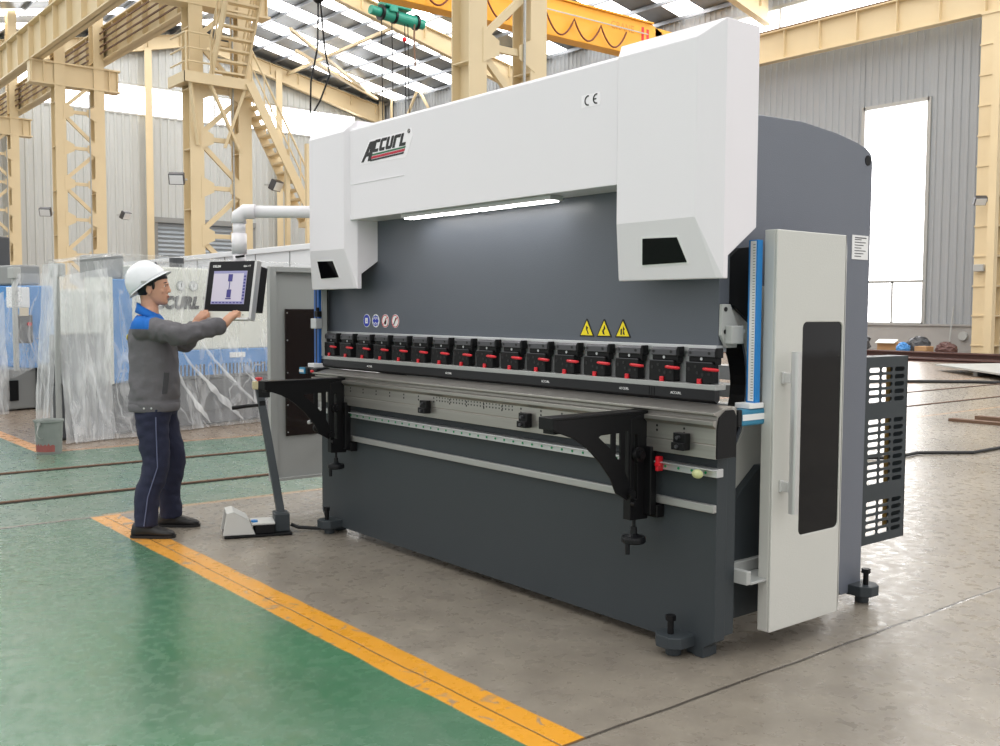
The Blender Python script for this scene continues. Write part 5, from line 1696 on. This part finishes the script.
# brow, nose, lips, chin, ears
body.ellipsoid((HC.x + 0.086, 0, HC.z + 0.022), 0.014, 0.045, 0.010, 14, 8)
body.loft(limb_rings([(HC.x + 0.090, 0, HC.z + 0.016), (HC.x + 0.099, 0, HC.z - 0.008), (HC.x + 0.105, 0, HC.z - 0.026)], [0.008, 0.009, 0.010], 12))
body.ellipsoid((HC.x + 0.103, 0, HC.z - 0.029), 0.011, 0.017, 0.008, 14, 8)
body.ellipsoid((HC.x + 0.088, 0, HC.z - 0.058), 0.013, 0.024, 0.006, 14, 8)
body.ellipsoid((HC.x + 0.085, 0, HC.z - 0.069), 0.013, 0.021, 0.007, 14, 8)
body.ellipsoid((HC.x + 0.075, 0, HC.z - 0.100), 0.017, 0.022, 0.015, 14, 8)
for s in (-1, 1):
    body.ellipsoid((HC.x + 0.050, s * 0.040, HC.z - 0.026), 0.028, 0.018, 0.024, 12, 8)   # cheek
    body.ellipsoid((HC.x - 0.018, s * 0.075, HC.z - 0.022), 0.018, 0.007, 0.030, 14, 10, Matrix.Rotation(-0.25, 3, 'Y'))
    body.ellipsoid((HC.x - 0.014, s * 0.073, HC.z - 0.044), 0.010, 0.006, 0.012, 12, 8)
body.ellipsoid((HC.x - 0.028, 0, HC.z - 0.062), 0.060, 0.054, 0.055, 18, 10)
# neck and trunk
body.loft([ering((HC.x - 0.030, 0, HC.z - 0.075), 0.052, 0.050, 24), ering((-0.090, 0, 1.52), 0.056, 0.054, 24), ering((-0.098, 0, 1.45), 0.066, 0.085, 24), ering((-0.09, 0, 1.40), 0.085, 0.165, 24), ering((-0.07, 0, 1.25), 0.105, 0.165, 24), ering((-0.06, 0, 1.05), 0.095, 0.145, 24), ering((-0.06, 0, 0.90), 0.105, 0.160, 24), ering((-0.065, 0, 0.82), 0.09, 0.15, 24)])
hipR, hipL = V((-0.065, -0.085, 0.86)), V((-0.055, 0.085, 0.86))
knR, knL = V((-0.045, -0.125, 0.47)), V((0.02, 0.13, 0.47))
akR, akL = V((-0.115, -0.165, 0.09)), V((-0.005, 0.17, 0.09))
for h, k_, a in ((hipR, knR, akR), (hipL, knL, akL)):
    body.loft(limb_rings([h, k_, a], [0.082, 0.052, 0.036], 18))
    ball(body, h, 0.085)
    ft = a + V((0.09, 0, -0.055))
    body.loft(limb_rings([a + V((-0.02, 0, -0.03)), a + V((0.06, 0, -0.055)), a + V((0.15, 0, -0.06))], [0.034, 0.030, 0.020], 14))
for sh_, el, wr in ((shR, elR, wrR), (shL, elL, wrL)):
    body.loft(limb_rings([sh_, el, wr], [0.056, 0.042, 0.028], 18))
    ball(body, sh_, 0.058)
hand_tubes(wrR, HR, -1, body)
hand_tubes(wrL, HL, 1, body)
bo = PW('body', body, 'skin')
remesh(bo, 0.0042, 3)

# eyes, brows and lips on the face
for s in (-1, 1):
    e = PW('eye', MB().ellipsoid((HC.x + 0.074, s * 0.032, HC.z + 0.006), 0.0095, 0.0125, 0.0058, 14, 10), 'signwhite', smooth=True)
    PW('iris', MB().ellipsoid((HC.x + 0.0805, s * 0.033, HC.z + 0.006), 0.0045, 0.006, 0.0054, 12, 8), 'eye', e, smooth=True)
    PW('eyebrow', MB().tube([(HC.x + 0.090, s * 0.014, HC.z + 0.026), (HC.x + 0.088, s * 0.032, HC.z + 0.031), (HC.x + 0.074, s * 0.049, HC.z + 0.026)], [0.003, 0.004, 0.002], 8), 'hair', smooth=True)
PW('lips', MB().ellipsoid((HC.x + 0.0935, 0, HC.z - 0.0595), 0.009, 0.020, 0.0045, 14, 8).ellipsoid((HC.x + 0.0915, 0, HC.z - 0.0675), 0.009, 0.018, 0.005, 14, 8), 'lip', smooth=True)
# short black hair: nape, sides, crown under the hat
hh = MB()
rings = []
for (dz, a, b_, cx) in ((-0.055, 0.045, 0.052, -0.050), (-0.030, 0.062, 0.066, -0.040), (0.0, 0.074, 0.074, -0.034), (0.030, 0.088, 0.079, -0.022), (0.060, 0.104, 0.080, -0.012), (0.095, 0.092, 0.074, -0.012), (0.120, 0.060, 0.050, -0.012), (0.128, 0.012, 0.012, -0.012)):
    rings.append(ering((HC.x + cx, 0, HC.z + dz), a, b_, 28, sq=0.9))
hh.loft(rings)
PW('hair', hh, 'hair', smooth=True)
for s in (-1, 1):
    PW('sideburn', MB().ellipsoid((HC.x + 0.012, s * 0.071, HC.z + 0.012), 0.010, 0.006, 0.030, 10, 8), 'hair', smooth=True)

# hard hat, tipped back
hm = MB()
prof = []
nseg, nr = 40, 14
tilt = Matrix.Rotation(math.radians(-36), 3, 'Y')
hc = V((HC.x - 0.034, 0, HC.z + 0.022))
vs = []
for i in range(nr + 1):
    ph = (PI / 2) * i / nr
    for k in range(nseg):
        t = 2 * PI * k / nseg
        x = 0.138 * math.cos(ph) ** 0.85 * math.cos(t)
        y = 0.112 * math.cos(ph) ** 0.85 * math.sin(t)
        z = 0.150 * math.sin(ph)
        rib = 0.006 * math.exp(-(y / 0.016) ** 2) * math.sin(ph) if i > 2 else 0
        vs.append(hc + tilt @ V((x, y, z + rib)))
fs = []
for i in range(nr):
    for k in range(nseg):
        k2 = (k + 1) % nseg
        fs.append((i * nseg + k, i * nseg + k2, (i + 1) * nseg + k2, (i + 1) * nseg + k))
hm.add(vs, fs)
hat = PW('hard_hat', hm, 'helmet', smooth=True)
sol = hat.modifiers.new('s', 'SOLIDIFY')
sol.thickness = 0.004
bm_ = MB()
o_, i_ = [], []
for k in range(nseg):
    t = 2 * PI * k / nseg
    front = max(0, math.cos(t)) ** 1.5
    e = 0.008 + 0.026 * front
    o_.append(hc + tilt @ V(((0.138 + e) * math.cos(t), (0.112 + 0.010 + 0.010 * front) * math.sin(t), -0.006 - 0.012 * front)))
    i_.append(hc + tilt @ V((0.134 * math.cos(t), 0.108 * math.sin(t), 0.004)))
lo = [p - V((0, 0, 0.005)) for p in o_]
li = [p - V((0, 0, 0.005)) for p in i_]
bm_.add(o_ + i_ + lo + li, [q for k in range(nseg) for k2 in [(k + 1) % nseg] for q in ((k, k2, nseg + k2, nseg + k), (2 * nseg + k, 3 * nseg + k, 3 * nseg + k2, 2 * nseg + k2), (k, 2 * nseg + k, 2 * nseg + k2, k2), (nseg + k, nseg + k2, 3 * nseg + k2, 3 * nseg + k))])
PW('brim', bm_, 'helmet', hat, smooth=True)
q = hc + tilt @ V((0.118, 0, 0.075))
PW('front_emblem', MB().obox(q, (0.008, 0, 0.008), (0, 0.014, 0), (-0.006, 0, 0.010)), 'clampgrey', hat, bevel=0.003)
PW('hat_slot', MB().obox(hc + tilt @ V((0.0, -0.112, 0.010)), (0.018, 0, 0), (0, 0.003, 0), (0, 0, 0.008)), 'ltgrey', hat)

# jacket
jk = MB()
J = []
for (z, c, a, b_, wr, ph) in ((0.832, -0.070, 0.150, 0.196, 0.02, 0.2), (0.840, -0.070, 0.158, 0.203, 0.02, 0.3), (0.885, -0.070, 0.160, 0.205, 0.015, 0.5), (0.90, -0.070, 0.152, 0.200, 0.015, 0.8), (0.93, -0.068, 0.159, 0.206, 0.025, 1.3), (0.98, -0.066, 0.158, 0.206, 0.03, 2.1), (1.03, -0.064, 0.160, 0.207, 0.025, 3.0), (1.09, -0.064, 0.154, 0.205, 0.02, 3.6), (1.16, -0.066, 0.156, 0.208, 0.02, 4.2), (1.23, -0.070, 0.152, 0.212, 0.015, 4.9), (1.30, -0.076, 0.144, 0.214, 0.01, 5.3), (1.36, -0.086, 0.132, 0.208, 0.0, 0), (1.405, -0.096, 0.112, 0.180, 0.0, 0), (1.44, -0.100, 0.092, 0.128, 0.0, 0), (1.462, -0.098, 0.078, 0.088, 0.0, 0)):
    J.append(ering((c, 0, z), a, b_, 40, wr=wr, ph=ph, sq=0.88))
jk.loft(J)
for sh_, el, wr, sd in ((shR, elR, wrR, 1.0), (shL, elL, wrL, 6.0)):
    d = (wr - el).normalized()
    end = wr - d * 0.012
    jk.loft(limb_rings([sh_ + V((-0.01, 0.03 if sh_.y < 0 else -0.03, 0.0)), sh_.lerp(el, 0.45) + V((0, 0, 0.008)), el, el.lerp(end, 0.55), end], [0.082, 0.078, 0.073, 0.064, 0.052], 26, wr=0.22, seed=sd))
    ball(jk, sh_, 0.080, 20)
jo = PW('jacket', jk, ['jacket', 'yoke'])
remesh(jo, 0.0065, 2)
def folds(o, amp, fx, seed):
    me = o.data
    me.update()
    nrm = [v.normal.copy() for v in me.vertices]
    for v, n in zip(me.vertices, nrm):
        c = v.co
        w = noise.noise(V((c.x * fx + c.z * 5, c.y * fx, c.z * fx * 1.3 + seed))) + 0.5 * noise.noise(V((c.x * fx * 2.3, c.y * fx * 2.1 + c.z * 9, c.z * fx * 2 + seed)))
        v.co = c + n * (amp * w)
    me.update()
folds(jo, 0.009, 8.0, 2.0)
# blue yoke over shoulders and upper back; the sleeves below stay grey
for p in jo.data.polygons:
    c = p.center
    back = c.x < -0.05 and c.z > 1.372
    top_ = abs(c.y) < 0.150 and c.z > 1.372 + max(0.0, c.x + 0.05) * 0.45 and c.x < 0.09
    if back or top_:
        p.material_index = 1
PW('collar', MB().loft([ering((-0.092, 0, 1.452), 0.092, 0.105, 28, tilt=-0.35), ering((-0.094, 0, 1.478), 0.082, 0.088, 28, tilt=-0.45), ering((-0.098, 0, 1.508), 0.074, 0.074, 28, tilt=-0.55), ering((-0.098, 0, 1.506), 0.066, 0.066, 28, tilt=-0.55), ering((-0.094, 0, 1.47), 0.066, 0.068, 28, tilt=-0.45)]), 'yoke', jo, smooth=True)
PW('hem_band', MB().loft([ering((-0.070, 0, 0.828), 0.158, 0.204, 40, sq=0.88), ering((-0.070, 0, 0.835), 0.163, 0.209, 40, sq=0.88), ering((-0.070, 0, 0.878), 0.164, 0.210, 40, sq=0.88), ering((-0.070, 0, 0.884), 0.158, 0.204, 40, sq=0.88)]), 'jacket', jo, smooth=True)
sn = MB()
for a in (-100, -84):
    t = math.radians(a)
    sn.ellipsoid((-0.070 + 0.166 * math.cos(t), 0.212 * math.sin(t), 0.857), 0.007, 0.004, 0.007, 10, 8)
PW('snap_buttons', sn, 'alu', jo)
PW('back_badge', MB().ellipsoid((-0.222, -0.05, 1.315), 0.006, 0.040, 0.022, 14, 8), 'badge', jo, smooth=True)
PW('pocket_welt', MB().obox((0.035, -0.176, 1.02), (0.004, -0.003, 0.0), (0.012, 0.006, 0.0), (0.008, 0, 0.07)), 'clampgrey', jo)
for wr, el in ((wrR, elR), (wrL, elL)):
    d = (wr - el).normalized()
    PW('cuff', MB().loft(limb_rings([wr - d * 0.055, wr - d * 0.008], [0.052, 0.049], 24)), 'jacket', jo, smooth=True)

# trousers
trs = MB()
trs.loft([ering((-0.065, 0, 0.80), 0.125, 0.165, 28), ering((-0.065, 0, 0.90), 0.125, 0.165, 28)])
for h, k_, a, sd in ((hipR, knR, akR, 2.0), (hipL, knL, akL, 8.0)):
    trs.loft(limb_rings([h + V((0, 0, 0.02)), h.lerp(k_, 0.4) + V((-0.008, 0, 0)), k_, k_.lerp(a, 0.5) + V((-0.018, 0, 0)), a + V((0.004, 0, -0.018))], [0.125, 0.104, 0.085, 0.080, 0.073], 26, wr=0.08, seed=sd))
tr = PW('trousers', trs, 'trouser')
remesh(tr, 0.0075, 2)
folds(tr, 0.006, 11.0, 5.0)
PW('side_seam', MB().tube([hipR + V((0.04, -0.124, -0.06)), hipR.lerp(knR, 0.3) + V((0.034, -0.113, 0)), hipR.lerp(knR, 0.6) + V((0.03, -0.100, 0)), knR + V((0.026, -0.088, 0)), knR.lerp(akR, 0.5) + V((0.0, -0.083, 0)), akR + V((0.01, -0.078, 0))], 0.0042, 6), mat('seam_thread', rgb(96, 102, 132), 0.8), tr)

# shoes
def shoe(a, yaw, name):
    R_ = Matrix.Rotation(yaw, 3, 'Z')
    o = V((a.x, a.y, 0))
    rs = []
    for (x, w, h, zc) in ((-0.085, 0.020, 0.030, 0.034), (-0.075, 0.034, 0.048, 0.046), (-0.04, 0.040, 0.058, 0.056), (0.0, 0.041, 0.058, 0.056), (0.05, 0.043, 0.044, 0.044), (0.10, 0.048, 0.034, 0.036), (0.14, 0.048, 0.028, 0.031), (0.175, 0.038, 0.022, 0.027), (0.195, 0.016, 0.014, 0.022)):
        ring = []
        for k in range(20):
            t = 2 * PI * k / 20
            p = V((x, w * math.cos(t), max(0.010, zc + h * math.sin(t))))
            ring.append(o + R_ @ p)
        rs.append(ring)
    s = PW('shoe', MB().loft(rs), 'shoe', smooth=True)
    so = [((x), w) for x, w in ((-0.09, 0.022), (-0.07, 0.040), (0.0, 0.044), (0.10, 0.052), (0.15, 0.051), (0.185, 0.038), (0.203, 0.014))]
    pts2 = [(x, w) for x, w in so] + [(x, -w) for x, w in reversed(so)]
    pp = [o + R_ @ V((x, y, 0)) for x, y in pts2]
    PW('sole', MB().plate([(p.x, p.y) for p in pp], [], 'z', 0.001, 0.018), 'rubber', s)
    for i in range(3):
        c = o + R_ @ V((0.035 + i * 0.022, 0, 0.093 - i * 0.013))
        PW('lace', MB().tube([c + R_ @ V((0, -0.022, -0.006)), c + V((0, 0, 0.003)), c + R_ @ V((0, 0.022, -0.006))], 0.0035, 6), 'ink', s)
    return s
s1 = shoe(akR + V((0.0, 0, 0)), math.radians(-9), 'near')
s2 = shoe(akL + V((0.0, 0, 0)), math.radians(-8), 'far')
PW('shoe_buckle', MB().ellipsoid((akR.x + 0.015, akR.y - 0.047, 0.085), 0.011, 0.004, 0.011, 12, 8), mat('brass_buckle', rgb(200, 180, 120), 0.3, metal=0.6), s1)

# ================================================================== CAMERA
f_px, yaw, pitch, roll = 1003.33, math.radians(51.0863), math.radians(3.5242), math.radians(0.2624)
fw_ = V((-math.sin(yaw), math.cos(yaw), 0))
rt_ = V((math.cos(yaw), math.sin(yaw), 0))
uz = V((0, 0, 1))
f2 = fw_ * math.cos(pitch) - uz * math.sin(pitch)
u2 = uz * math.cos(pitch) + fw_ * math.sin(pitch)
r3 = rt_ * math.cos(roll) + u2 * math.sin(roll)
u3 = u2 * math.cos(roll) - rt_ * math.sin(roll)
cd = bpy.data.cameras.new('camera')
cam = bpy.data.objects.new('camera', cd)
COL.objects.link(cam)
cd.sensor_fit = 'HORIZONTAL'
cd.sensor_width = 36.0
cd.lens = 36.0 * f_px / 1000.0
cd.clip_end = 300
cam.matrix_world = Matrix(((r3.x, u3.x, -f2.x, 0), (r3.y, u3.y, -f2.y, 0), (r3.z, u3.z, -f2.z, 1.5), (0, 0, 0, 1)))
scn.camera = cam

# ================================================================== LIGHT
wd = bpy.data.worlds.new('overcast_sky')
scn.world = wd
wd.use_nodes = True
wd.node_tree.nodes['Background'].inputs[0].default_value = (1.0, 0.985, 0.98, 1)
wd.node_tree.nodes['Background'].inputs[1].default_value = 1.7

scn.view_settings.view_transform = 'Standard'
scn.view_settings.look = 'None'
scn.view_settings.exposure = -0.7
scn.view_settings.gamma = 1.0
scn.view_settings.use_curve_mapping = False
scn.cycles.use_denoising = True
scn.cycles.max_bounces = 8
scn.cycles.transparent_max_bounces = 16
